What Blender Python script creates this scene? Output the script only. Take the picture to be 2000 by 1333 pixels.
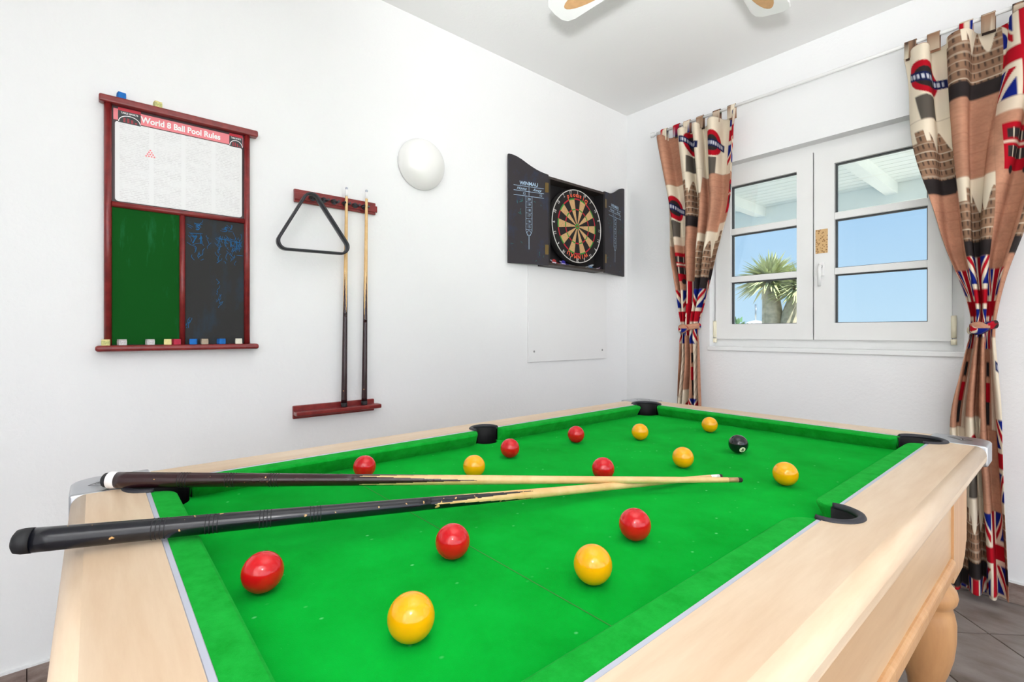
import bpy, bmesh, math, random
import numpy as np
from mathutils import Vector, Matrix
random.seed(7); rng = np.random.default_rng(7)
for o in list(bpy.data.objects): bpy.data.objects.remove(o)
scene = bpy.context.scene
COL = scene.collection
PI = math.pi

# ---------------------------------------------------------------- camera
FPX, CX, CY = 957.0, 1000.0, 650.0            # focal length and horizon in photo pixels (2000 x 1333)
CAMZ = 1.10
YAW = math.atan(1120.0/FPX)
cam = bpy.data.cameras.new('camera'); camo = bpy.data.objects.new('camera', cam); COL.objects.link(camo)
cam.sensor_width = 36; cam.lens = 36*FPX/2000; cam.shift_y = -(666.5-CY)/2000; cam.clip_start = 0.02
camo.location = (0, 0, CAMZ); camo.rotation_euler = (PI/2, 0, YAW)
scene.camera = camo
FW = Vector((-math.sin(YAW), math.cos(YAW), 0)); RT = Vector((math.cos(YAW), math.sin(YAW), 0))
def ray(x, y): return FW + RT*((x-CX)/FPX) - Vector((0, 0, 1))*((y-CY)/FPX)
def onz(x, y, z): d = ray(x, y); return Vector((0, 0, CAMZ)) + d*((z-CAMZ)/d.z)
def onX(x, y, X): d = ray(x, y); return Vector((0, 0, CAMZ)) + d*(X/d.x)
def onY(x, y, Y): d = ray(x, y); return Vector((0, 0, CAMZ)) + d*(Y/d.y)

# ---------------------------------------------------------------- exposure, sky, lights
vs = scene.view_settings
vs.view_transform = 'Standard'; vs.look = 'None'; vs.gamma = 1; vs.use_curve_mapping = False; vs.exposure = 0.12
w = bpy.data.worlds.new('world'); scene.world = w; w.use_nodes = True
nt = w.node_tree; nt.nodes.clear()
wo = nt.nodes.new('ShaderNodeOutputWorld'); bg = nt.nodes.new('ShaderNodeBackground')
tc = nt.nodes.new('ShaderNodeTexCoord'); sx = nt.nodes.new('ShaderNodeSeparateXYZ'); cr = nt.nodes.new('ShaderNodeValToRGB')
nt.links.new(tc.outputs['Generated'], sx.inputs[0]); nt.links.new(sx.outputs['Z'], cr.inputs[0])
cr.color_ramp.elements[0].position = 0.0; cr.color_ramp.elements[0].color = (0.56, 0.77, 0.97, 1)
cr.color_ramp.elements[1].position = 0.45; cr.color_ramp.elements[1].color = (0.27, 0.52, 0.90, 1)
nt.links.new(cr.outputs[0], bg.inputs[0]); bg.inputs[1].default_value = 1.0
nt.links.new(bg.outputs[0], wo.inputs[0])

def add_light(name, kind, loc, energy, color=(1, 1, 1), rot=None, aim=None, **kw):
    l = bpy.data.lights.new(name, kind); l.energy = energy; l.color = color
    for k, v in kw.items(): setattr(l, k, v)
    o = bpy.data.objects.new(name, l); COL.objects.link(o); o.location = loc
    if rot: o.rotation_euler = rot
    if aim is not None: o.rotation_euler = (Vector(aim)-Vector(loc)).to_track_quat('-Z', 'Y').to_euler()
    return o
add_light('sun', 'SUN', (0, 6, 8), 10.0, (1, 0.96, 0.9), aim=(-5.0, 8.0, 2.4), angle=0.01)
# the photographer's flash on top of the camera: its light bounces off the ceiling, a little spills forward
add_light('flash_bounce', 'SPOT', (0.02, -0.05, CAMZ+0.20), 190, (0.97, 0.985, 1.0), aim=(-0.50, 0.80, 2.62), spot_size=math.radians(80), spot_blend=1.0, shadow_soft_size=0.05)
add_light('fill_back', 'SPOT', (0.02, -0.05, CAMZ+0.20), 780, (0.97, 0.985, 1.0), aim=(2.2, -1.4, 2.4), spot_size=math.radians(110), spot_blend=0.8, shadow_soft_size=0.05)  # extra fill spot, added to spread light evenly from the walls behind
add_light('fill_forward', 'SPOT', (0.0, 0.0, CAMZ+0.24), 78, (0.97, 0.985, 1.0), aim=tuple(onX(1330, 190, -2.2)), spot_size=math.radians(78), spot_blend=1.0, shadow_soft_size=0.07)  # extra fill spot, added to lift the far ceiling and corner; throws the fan shadow
add_light('flash_spill', 'POINT', (0.0, -0.02, CAMZ+0.24), 3.6, (0.98, 0.99, 1.0), shadow_soft_size=0.035)
# fill lamp set in the added right-wall doorway, out of view, to even the light
add_light('doorway_fill', 'AREA', (3.18, 0.6, 1.12), 30, (0.95, 0.98, 1.0), rot=(PI/2, 0, PI/2), shape='RECTANGLE', size=3.4, size_y=2.0)

# ---------------------------------------------------------------- helpers
def srgb(r, g, b):
    f = lambda c: (c/255)/12.92 if c/255 <= 0.04045 else ((c/255+0.055)/1.055)**2.4
    return (f(r), f(g), f(b), 1)
class N:
    def __init__(s, name):
        s.m = bpy.data.materials.new(name); s.m.use_nodes = True; s.t = s.m.node_tree
        s.b = s.t.nodes['Principled BSDF']
    def n(s, t, **kw):
        x = s.t.nodes.new(t)
        for k, v in kw.items(): setattr(x, k, v)
        return x
    def l(s, a, b): s.t.links.new(a, b)
    def coords(s, kind='Object', scale=(1, 1, 1), rot=(0, 0, 0)):
        t = s.n('ShaderNodeTexCoord'); m = s.n('ShaderNodeMapping')
        m.inputs['Scale'].default_value = scale; m.inputs['Rotation'].default_value = rot
        s.l(t.outputs[kind], m.inputs[0]); return m.outputs[0]
    def noise(s, vec, scale, detail=3, rough=0.5):
        x = s.n('ShaderNodeTexNoise'); x.inputs['Scale'].default_value = scale
        x.inputs['Detail'].default_value = detail; x.inputs['Roughness'].default_value = rough
        s.l(vec, x.inputs['Vector']); return x.outputs['Fac']
    def ramp(s, fac, stops):
        r = s.n('ShaderNodeValToRGB'); e = r.color_ramp.elements
        while len(e) < len(stops): e.new(0.5)
        for i, (p, c) in enumerate(stops): e[i].position = p; e[i].color = c if len(c) == 4 else (*c, 1)
        s.l(fac, r.inputs[0]); return r.outputs[0]
    def mix(s, fac, a, b, mode='MIX'):
        x = s.n('ShaderNodeMix', data_type='RGBA', blend_type=mode)
        if isinstance(fac, (int, float)): x.inputs[0].default_value = fac
        else: s.l(fac, x.inputs[0])
        for i, v in ((6, a), (7, b)):
            if isinstance(v, (tuple, list)): x.inputs[i].default_value = v if len(v) == 4 else (*v, 1)
            else: s.l(v, x.inputs[i])
        return x.outputs[2]
    def bump(s, h, strength=0.2, dist=0.01):
        x = s.n('ShaderNodeBump'); x.inputs['Strength'].default_value = strength; x.inputs['Distance'].default_value = dist
        s.l(h, x.inputs['Height']); s.l(x.outputs[0], s.b.inputs['Normal'])
    def color(s, c):
        if isinstance(c, (tuple, list)): s.b.inputs['Base Color'].default_value = c
        else: s.l(c, s.b.inputs['Base Color'])
    def set(s, rough=0.5, metal=0, spec=0.5, coat=0):
        s.b.inputs['Roughness'].default_value = rough; s.b.inputs['Metallic'].default_value = metal
        s.b.inputs['Specular IOR Level'].default_value = spec; s.b.inputs['Coat Weight'].default_value = coat
        s.b.inputs['Coat Roughness'].default_value = 0.08
        return s.m
def plain(name, c, rough=0.5, metal=0, spec=0.5, coat=0, var=0.06, vscale=12):
    k = N(name); v = k.coords()
    f = k.noise(v, vscale, 4)
    d = tuple(max(0, x*(1-var)) for x in c[:3])+(1,); u = tuple(min(1, x*(1+var)) for x in c[:3])+(1,)
    k.color(k.ramp(f, [(0.3, d), (0.7, u)])); return k.set(rough, metal, spec, coat)

M = {}
def mk_wall(name, c, bs):
    k = N(name); v = k.coords(); f = k.noise(v, 1.3, 3)
    k.color(k.ramp(f, [(0.3, tuple(x*0.985 for x in c)), (0.7, c)]))
    k.bump(k.noise(v, 70, 4, 0.6), bs, 0.004); return k.set(0.75, spec=0.25)
M['wall'] = mk_wall('wall_paint', (0.885, 0.888, 0.893), 0.35)
M['ceil'] = mk_wall('ceiling_paint', (0.90, 0.895, 0.89), 0.15)
M['platewhite'] = mk_wall('plate_paint', (0.862, 0.862, 0.862), 0.1)
M['white'] = plain('white_plastic', (0.84, 0.84, 0.83, 1), 0.3, var=0.01)
M['whitepaint'] = plain('white_gloss_paint', (0.86, 0.87, 0.87, 1), 0.45, var=0.015)
M['black'] = plain('black_plastic', srgb(38, 38, 44), 0.42, var=0.1)
M['liner'] = plain('liner_black', srgb(15, 15, 17), 0.6, spec=0.25, var=0.08)
M['pocketblack'] = plain('pocket_rubber', srgb(40, 40, 48), 0.5, var=0.08)
M['gasket'] = plain('window_gasket', srgb(60, 62, 64), 0.6)
M['chrome'] = plain('brushed_chrome', srgb(188, 190, 195), 0.28, metal=0.9, var=0.03)
M['strip'] = plain('grey_trim', srgb(186, 190, 204), 0.45, var=0.03)
M['steel'] = plain('steel', srgb(170, 170, 170), 0.3, metal=1, var=0.03)
M['brass'] = plain('aged_brass', srgb(120, 100, 60), 0.4, metal=0.8, var=0.1)
# pale maple laminate, grain along X or along Y or along Z
def mk_wood(name, sc, base, dark, strength=1.0, rough=0.38):
    k = N(name); v = k.coords(scale=sc)
    a = k.noise(v, 9, 6, 0.62); b = k.noise(k.coords(scale=tuple(x*0.22 for x in sc)), 7, 3, 0.5)
    c1 = k.ramp(a, [(0.32, dark), (0.68, base)])
    c2 = k.ramp(b, [(0.35, tuple(x*0.93 for x in base[:3])), (0.65, (1, 1, 1))])
    c3 = k.mix(0.55, c1, base)
    k.color(k.mix(0.35*strength, c3, c2, 'MULTIPLY')); return k.set(rough, spec=0.4)
WB, WD = srgb(229, 207, 180), srgb(211, 181, 149)
M['wood_y'] = mk_wood('maple_long', (9, 0.9, 9), WB, WD)
M['wood_x'] = mk_wood('maple_cross', (0.9, 9, 9), WB, WD)
M['wood_z'] = mk_wood('maple_upright', (9, 9, 0.7), srgb(222, 178, 130), srgb(196, 146, 98))
M['wood_panel'] = mk_wood('maple_panel', (7, 0.7, 7), srgb(222, 190, 152), srgb(205, 168, 128))
M['leg'] = mk_wood('turned_maple', (6, 6, 0.9), srgb(214, 166, 116), srgb(188, 138, 90))
# baize with chalk flecks
k = N('green_baize'); v = k.coords()
base = k.ramp(k.noise(v, 7, 5, 0.6), [(0.3, srgb(0, 152, 38)), (0.72, srgb(4, 178, 54))])
vo = k.n('ShaderNodeTexVoronoi'); vo.inputs['Scale'].default_value = 40; k.l(k.coords(scale=(1, 0.8, 1)), vo.inputs['Vector'])
wn = k.n('ShaderNodeTexWhiteNoise'); k.l(vo.outputs['Color'], wn.inputs['Vector'])
fl = k.ramp(vo.outputs['Distance'], [(0.03, (1, 1, 1)), (0.11, (0, 0, 0))])
keep = k.ramp(wn.outputs['Value'], [(0.45, (0, 0, 0)), (0.95, (0.6, 0.6, 0.6))])
fm = k.mix(1.0, fl, keep, 'MULTIPLY')
lint = k.ramp(k.noise(k.coords(scale=(1, 3, 1), rot=(0, 0, 0.5)), 150, 4, 0.7), [(0.66, (0, 0, 0)), (0.80, (0.35, 0.35, 0.35))])
c = k.mix(fm, base, srgb(120, 225, 150)); k.color(k.mix(lint, c, srgb(70, 205, 100)))
k.bump(k.noise(v, 900, 2), 0.25, 0.002); k.set(0.95, spec=0.05)
k.b.inputs['Sheen Weight'].default_value = 0.08; k.b.inputs['Sheen Roughness'].default_value = 0.5
k.b.inputs['Sheen Tint'].default_value = srgb(90, 230, 120)
M['baize'] = k.m
k = N('cushion_baize'); v = k.coords()
base = k.ramp(k.noise(v, 30, 6, 0.7), [(0.3, srgb(8, 146, 38)), (0.72, srgb(26, 172, 58))]); k.color(base)
k.bump(k.noise(v, 900, 2), 0.25, 0.002); k.set(0.95, spec=0.05)
k.b.inputs['Sheen Weight'].default_value = 0.12; k.b.inputs['Sheen Tint'].default_value = srgb(110, 230, 130)
M['cushion'] = k.m
M['baulk'] = plain('baulk_ink', srgb(40, 128, 40), 0.9, var=0.25)
M['red'] = plain('red_ball', srgb(205, 6, 20), 0.16, coat=0.2, var=0.03)
M['yellow'] = plain('yellow_ball', srgb(248, 172, 4), 0.16, coat=0.2, var=0.03)
M['ballblack'] = plain('black_ball', srgb(18, 18, 26), 0.14, coat=0.2, var=0.05)
M['cream'] = plain('cream', srgb(240, 232, 205), 0.4, var=0.02)
def mk_maho(name, c1, c2):
    k = N(name); v = k.coords(scale=(6, 6, 6)); a = k.noise(v, 5, 5, 0.6)
    k.color(k.ramp(a, [(0.3, c1), (0.7, c2)])); return k.set(0.32, spec=0.5, coat=0.15)
M['mahogany'] = mk_maho('mahogany_stain', srgb(112, 28, 30), srgb(142, 44, 42))
# cue woods
k = N('ash_shaft'); v = k.coords(); a = k.noise(v, 24, 5, 0.6)
k.color(k.ramp(a, [(0.3, srgb(222, 176, 112)), (0.7, srgb(240, 204, 146))])); M['ash'] = k.set(0.3, coat=0.2)
def mk_butt(name, c, chip):
    k = N(name); v = k.coords()
    b = k.ramp(k.noise(v, 20, 4), [(0.3, c), (0.7, tuple(min(1, x*1.4) for x in c[:3])+(1,))])
    ch = k.ramp(k.noise(v, 85, 3, 0.4), [(chip, (0, 0, 0)), (chip+0.02, (1, 1, 1))])
    k.color(k.mix(ch, b, srgb(214, 170, 110))); return k.set(0.25, spec=0.45, coat=0.25)
M['butt_maroon'] = mk_butt('butt_maroon', srgb(42, 17, 21), 0.72)
M['butt_black'] = mk_butt('butt_black', srgb(13, 14, 22), 0.695)
M['rubber'] = plain('dark_rubber', srgb(24, 24, 28), 0.6)
M['tipleather'] = plain('cue_tip', srgb(48, 34, 34), 0.8)
M['copper'] = plain('ferrule_brass', srgb(190, 150, 110), 0.4, metal=0.3)
# chalkboards
k = N('green_board'); v = k.coords()
sm = k.ramp(k.noise(k.coords(scale=(1, 9, 1.6), rot=(0.5, 0, 0)), 3.2, 5, 0.65), [(0.58, (0, 0, 0)), (0.75, (0.4, 0.4, 0.4))])
k.color(k.mix(sm, srgb(0, 78, 16), srgb(40, 130, 80))); M['greenboard'] = k.set(0.8, spec=0.2)
k = N('black_board'); v = k.coords()
sm = k.ramp(k.noise(k.coords(scale=(1, 5, 2)), 3.5, 5, 0.65), [(0.52, (0, 0, 0)), (0.75, (0.3, 0.3, 0.3))])
k.color(k.mix(sm, srgb(50, 50, 50), srgb(40, 78, 108))); M['blackboard'] = k.set(0.75, spec=0.25)
k = N('dart_door'); v = k.coords()
z = k.n('ShaderNodeSeparateXYZ'); k.l(v, z.inputs[0])
sm = k.ramp(k.noise(k.coords(scale=(1, 1.4, 1)), 9, 6, 0.7), [(0.54, (0, 0, 0)), (0.78, (0.6, 0.6, 0.6))])
k.color(k.mix(sm, srgb(50, 46, 50), srgb(36, 62, 100))); M['dartdoor'] = k.set(0.6, spec=0.3)
M['cabinet'] = plain('cabinet_black', srgb(26, 23, 25), 0.6, var=0.25)
M['cabedge'] = plain('cabinet_edge', srgb(56, 48, 44), 0.55, var=0.3, vscale=40)
M['chalkblue'] = plain('chalk_blue', srgb(28, 98, 152), 0.9, var=0.25, vscale=90)
M['print'] = plain('print_paleblue', srgb(170, 196, 220), 0.7, var=0.1)
M['printgreen'] = plain('chalk_green', srgb(40, 110, 110), 0.9, var=0.2)
M['posterdark'] = plain('poster_border', srgb(70, 54, 56), 0.5, var=0.1)
k = N('poster_print'); v = k.coords()     # flat print: four columns of tiny grey lines
sp = k.n('ShaderNodeSeparateXYZ'); k.l(v, sp.inputs[0])
def mth(op, a, b=None):
    x = k.n('ShaderNodeMath', operation=op)
    for i, q in enumerate((a, b)):
        if q is None: continue
        if isinstance(q, (int, float)): x.inputs[i].default_value = q
        else: k.l(q, x.inputs[i])
    return x.outputs[0]
rows = mth('FRACT', mth('MULTIPLY', sp.outputs['Z'], 170.0)); cols = mth('FRACT', mth('MULTIPLY', sp.outputs['Y'], 10.9))
ln = mth('MULTIPLY', mth('GREATER_THAN', rows, 0.45), mth('MULTIPLY', mth('GREATER_THAN', cols, 0.08), mth('LESS_THAN', cols, 0.94)))
word = k.ramp(k.noise(k.coords(scale=(1, 1, 2)), 130, 2, 0.5), [(0.42, (0, 0, 0)), (0.5, (1, 1, 1))])
para = k.ramp(k.noise(k.coords(scale=(1, 0.6, 2.2)), 22, 2, 0.5), [(0.3, (0.2, 0.2, 0.2)), (0.6, (1, 1, 1))])
amt = k.mix(1.0, k.mix(1.0, word, ln, 'MULTIPLY'), para, 'MULTIPLY')
k.color(k.mix(k.mix(1.0, amt, (0.32, 0.32, 0.32, 1), 'MULTIPLY'), srgb(232, 232, 232), srgb(176, 172, 174))); M['poster'] = k.set(0.35)
M['pink'] = plain('poster_pink', srgb(238, 132, 140), 0.4, var=0.03)
M['posterred'] = plain('poster_red', srgb(200, 40, 60), 0.4, var=0.05)
M['posterwhite'] = plain('poster_white', srgb(246, 244, 244), 0.4, var=0.01)
M['d_cream'] = plain('sisal_cream', srgb(196, 158, 110), 0.9, var=0.12, vscale=120)
M['d_black'] = plain('sisal_black', srgb(26, 22, 22), 0.9, var=0.2, vscale=120)
M['d_red'] = plain('sisal_red', srgb(176, 24, 46), 0.9, var=0.1, vscale=120)
M['d_green'] = plain('sisal_green', srgb(44, 138, 50), 0.9, var=0.1, vscale=120)
M['d_text'] = plain('dart_text_red', srgb(232, 96, 62), 0.6, var=0.06)
M['wire'] = plain('number_wire', srgb(215, 212, 208), 0.35, var=0.03)
# tiles
k = N('floor_tile'); v = k.coords('Object', scale=(1, 2.2, 1), rot=(0, 0, 0.5))
oi = k.n('ShaderNodeObjectInfo'); ad = k.n('ShaderNodeVectorMath', operation='ADD'); k.l(v, ad.inputs[0]); k.l(oi.outputs['Location'], ad.inputs[1])
a = k.noise(ad.outputs[0], 4.5, 8, 0.62)
k.color(k.ramp(a, [(0.3, srgb(104, 92, 84)), (0.5, srgb(132, 122, 117)), (0.72, srgb(152, 144, 140))])); M['tile'] = k.set(0.35, spec=0.45)
k = N('skirting_tile'); v = k.coords('Object', scale=(1, 1, 3)); oi = k.n('ShaderNodeObjectInfo'); ad = k.n('ShaderNodeVectorMath', operation='ADD')
k.l(v, ad.inputs[0]); k.l(oi.outputs['Location'], ad.inputs[1])
k.color(k.ramp(k.noise(ad.outputs[0], 14, 7, 0.65), [(0.3, srgb(112, 92, 84)), (0.7, srgb(160, 144, 136))])); M['skirt'] = k.set(0.4)
M['grout'] = plain('grout', srgb(96, 78, 68), 0.9, var=0.1)
# architectural glass: clear with a Fresnel reflection
k = N('window_glass'); k.t.nodes.remove(k.b); out = k.t.nodes['Material Output']
tr = k.n('ShaderNodeBsdfTransparent'); gl = k.n('ShaderNodeBsdfGlossy'); fr = k.n('ShaderNodeFresnel'); mx = k.n('ShaderNodeMixShader')
tr.inputs[0].default_value = (0.95, 0.98, 0.97, 1); gl.inputs['Roughness'].default_value = 0.0; fr.inputs[0].default_value = 1.5
k.l(fr.outputs[0], mx.inputs[0]); k.l(tr.outputs[0], mx.inputs[1]); k.l(gl.outputs[0], mx.inputs[2]); k.l(mx.outputs[0], out.inputs[0]); M['glass'] = k.m
k = N('opal_glass'); k.color((0.88, 0.875, 0.85, 1)); k.b.inputs['Subsurface Weight'].default_value = 0.0; M['opal'] = k.set(0.3, coat=0.3)
k = N('printed_cotton'); at = k.n('ShaderNodeAttribute', attribute_name='print'); wv = k.noise(k.coords(), 420, 2)
k.color(at.outputs['Color']); k.bump(wv, 0.15, 0.001); M['fabric'] = k.set(0.85, spec=0.15)
M['cane'] = plain('cane_insert', srgb(206, 160, 112), 0.6, var=0.08, vscale=60)
M['porch'] = plain('porch_white', (0.88, 0.92, 0.90, 1), 0.6, var=0.02)
M['leaf'] = plain('yucca_leaf', srgb(178, 184, 138), 0.6, var=0.25, vscale=6)
M['bark'] = plain('yucca_bark', srgb(186, 176, 152), 0.9, var=0.25, vscale=14)
M['bush'] = plain('bush_leaf', srgb(96, 134, 92), 0.7, var=0.3, vscale=9)
M['ground'] = plain('pale_ground', srgb(214, 206, 192), 0.9, var=0.1)

BASE = {}
class MB:
    def __init__(s): s.v = []; s.f = []; s.sm = []
    def add(s, vs_, fs, smooth=False):
        o = len(s.v); s.v += [tuple(p) for p in vs_]; s.f += [tuple(o+i for i in f) for f in fs]; s.sm += [smooth]*len(fs); return s
    def box(s, a, b):
        x0, y0, z0 = a; x1, y1, z1 = b
        return s.add([(x0, y0, z0), (x1, y0, z0), (x1, y1, z0), (x0, y1, z0), (x0, y0, z1), (x1, y0, z1), (x1, y1, z1), (x0, y1, z1)],
                     [(0, 3, 2, 1), (4, 5, 6, 7), (0, 1, 5, 4), (1, 2, 6, 5), (2, 3, 7, 6), (3, 0, 4, 7)])
    def prism(s, poly, fn, h0, h1, smooth=False):   # fn(u, v, h) -> point; poly counter-clockwise seen from +h
        n = len(poly); vs_ = [fn(u, v, h0) for u, v in poly]+[fn(u, v, h1) for u, v in poly]
        s.add(vs_, [tuple(range(n-1, -1, -1)), tuple(range(n, 2*n))])
        return s.add(vs_, [(i, (i+1) % n, n+(i+1) % n, n+i) for i in range(n)], smooth)
    def grid(s, P, closed_u=False, closed_v=False, smooth=True):
        nu, nv = len(P), len(P[0]); vs_ = [p for r in P for p in r]; fs = []
        for i in range(nu if closed_u else nu-1):
            for j in range(nv if closed_v else nv-1):
                a, b = i, (i+1) % nu; c, d = j, (j+1) % nv
                fs.append((a*nv+c, b*nv+c, b*nv+d, a*nv+d))
        return s.add(vs_, fs, smooth)
    def tube(s, pts, rad, n=12, cap=True, closed=False):
        pts = [Vector(p) for p in pts]; rad = rad if isinstance(rad, (list, tuple)) else [rad]*len(pts); P = []
        up = None
        for i, p in enumerate(pts):
            if closed: t = (pts[(i+1) % len(pts)]-pts[i-1])
            else: t = pts[min(i+1, len(pts)-1)]-pts[max(i-1, 0)]
            t.normalize()
            if up is None: up = Vector((0, 0, 1)) if abs(t.z) < 0.9 else Vector((1, 0, 0))
            a = t.cross(up).normalized(); b = a.cross(t).normalized(); up = b
            P.append([p+(a*math.cos(2*PI*k/n)+b*math.sin(2*PI*k/n))*rad[i] for k in range(n)])
        s.grid(P, closed_u=closed, closed_v=True)
        if cap and not closed:
            s.add(P[0], [tuple(range(n))]); s.add(P[-1], [tuple(range(n-1, -1, -1))])
        return s
    def lathe(s, prof, fn, n=32, cap=True):         # prof: (r, h); fn(x, y, h) -> point
        P = [[fn(r*math.cos(2*PI*k/n), r*math.sin(2*PI*k/n), h) for k in range(n)] for r, h in prof]
        s.grid(P, closed_v=True)
        if cap:
            if prof[0][0] > 1e-5: s.add(P[0], [tuple(range(n-1, -1, -1))])
            if prof[-1][0] > 1e-5: s.add(P[-1], [tuple(range(n))])
        return s
    def build(s, name, mat, parent=None, bevel=0, seg=2, base=None, merge=True):
        base = Vector(base) if base is not None else (BASE[parent.name] if parent else Vector((0, 0, 0)))
        me = bpy.data.meshes.new(name); me.from_pydata([tuple(Vector(p)-base) for p in s.v], [], s.f)
        me.polygons.foreach_set('use_smooth', s.sm)
        bm = bmesh.new(); bm.from_mesh(me)
        if merge: bmesh.ops.remove_doubles(bm, verts=bm.verts, dist=1e-5)
        bmesh.ops.recalc_face_normals(bm, faces=bm.faces)
        if bevel:
            es = [e for e in bm.edges if len(e.link_faces) == 2 and e.calc_face_angle(0) > 0.6]
            bmesh.ops.bevel(bm, geom=es, offset=bevel, segments=seg, affect='EDGES', profile=0.5, clamp_overlap=True)
        bm.to_mesh(me); bm.free(); me.update()
        return link(name, me, mat, parent, base)
def link(name, me, mat, parent=None, base=Vector((0, 0, 0))):
    o = bpy.data.objects.new(name, me); COL.objects.link(o)
    if mat is not None and not me.materials: me.materials.append(M[mat] if isinstance(mat, str) else mat)
    if parent: o.parent = parent
    else: o.location = base
    BASE[o.name] = Vector(base)
    return o
def thing(name, label, cat, loc, group=None):
    o = bpy.data.objects.new(name, None); COL.objects.link(o); o.location = loc; o.empty_display_size = 0.05
    BASE[o.name] = Vector(loc); return tag(o, label, cat, group)
def tag(o, label, cat, group=None):
    o['label'] = label; o['category'] = cat
    if group: o['group'] = group
    return o
def struct(o, label=None):
    o['kind'] = 'structure'
    if label: o['label'] = label
    return o
def frame(o, ex, ez):                              # plane frame: fn(u, v, h) with h along the normal ex x ez
    o, ex, ez = Vector(o), Vector(ex), Vector(ez); nn = ex.cross(ez)
    return lambda u, v, h=0: o+ex*u+ez*v+nn*h
ID = lambda u, v, h=0: Vector((u, v, h))
_txt = {}
def text2d(body, size, shear=0.0, bold=0.0):
    key = (body, shear, bold)
    if key not in _txt:
        cu = bpy.data.curves.new('t', 'FONT'); cu.body = body; cu.size = 1; cu.align_x = 'CENTER'; cu.align_y = 'CENTER'
        cu.shear = shear; cu.offset = bold; cu.resolution_u = 3
        ob = bpy.data.objects.new('t', cu); COL.objects.link(ob); bpy.context.view_layer.update()
        me = ob.evaluated_get(bpy.context.evaluated_depsgraph_get()).to_mesh()
        _txt[key] = ([(p.co.x, p.co.y) for p in me.vertices], [tuple(p.vertices) for p in me.polygons])
        bpy.data.objects.remove(ob); bpy.data.curves.remove(cu)
    v_, f_ = _txt[key]
    return [(x*size, y*size) for x, y in v_], f_
def add_text(mb, body, size, fn, u, v, h=0.0005, rot=0.0, sx_=1.0, shear=0.0, bold=0.0):
    vs_, fs = text2d(body, size, shear, bold); c, s_ = math.cos(rot), math.sin(rot)
    return mb.add([fn(u+(x*sx_*c-y*s_), v+(x*sx_*s_+y*c), h) for x, y in vs_], fs)
def strip2(mb, fn, a, b, wd, h=0.0004):
    a, b = Vector(a), Vector(b); d = (b-a).normalized(); n_ = Vector((-d.y, d.x))*wd/2
    return mb.add([fn(*(a-n_), h), fn(*(b-n_), h), fn(*(b+n_), h), fn(*(a+n_), h)], [(0, 1, 2, 3)])
def rrect(x0, x1, y0, y1, r, n=5):
    out = []
    for cx_, cy_, a0 in ((x1-r, y1-r, 0), (x0+r, y1-r, 90), (x0+r, y0+r, 180), (x1-r, y0+r, 270)):
        for i in range(n+1):
            a = math.radians(a0+90*i/n); out.append((cx_+r*math.cos(a), cy_+r*math.sin(a)))
    return out

# ================================================================ the room
XL, XR, YN, YF, ZC = -2.09, 3.20, -2.25, 2.846, 2.62
T = 0.22
WX0, WX1, WZ0, WZ1 = -1.483, -0.338, 1.015, 2.10       # window opening
b = MB().box((XL-T, YN-T, -0.12), (XR+T, YF+T, -0.003)); floor = struct(b.build('floor', 'grout'), 'grey stone-look tiles laid diagonally')
b = MB().box((XL-T, YN-T, ZC), (XR+T, YF+T, ZC+0.15)); struct(b.build('ceiling', 'ceil'))
b = MB().box((XL-T, YN-T, 0), (XL, YF+T, ZC)); wall_left = struct(b.build('wall_left', 'wall'))
b = MB()
for a, c in (((XL, YF, 0), (WX0, YF+T, ZC)), ((WX1, YF, 0), (XR+T, YF+T, ZC)), ((WX0, YF, 0), (WX1, YF+T, WZ0)), ((WX0, YF, WZ1), (WX1, YF+T, ZC))): b.box(a, c)
struct(b.build('wall_far', 'wall', merge=False))
DY0, DY1, DZ = -1.2, 2.4, 2.2                         # unseen wide doorway added in the right wall to bring in light
b = MB()
for a, c in (((XR, YN-T, 0), (XR+T, DY0, ZC)), ((XR, DY1, 0), (XR+T, YF, ZC)), ((XR, DY0, DZ), (XR+T, DY1, ZC))): b.box(a, c)
struct(b.build('wall_right', 'wall', merge=False))
b = MB().box((XL, YN-T, 0), (XR, YN, ZC)); struct(b.build('wall_near', 'wall'))
b = MB().box((XR+0.02, DY0, 0), (XR+0.1, DY0+0.06, DZ)).box((XR+0.02, DY1-0.06, 0), (XR+0.1, DY1, DZ)).box((XR+0.02, DY0+0.06, DZ-0.06), (XR+0.1, DY1-0.06, DZ))
struct(b.build('added_door_1', 'white', merge=False))  # frame of the added doorway, out of view

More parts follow.
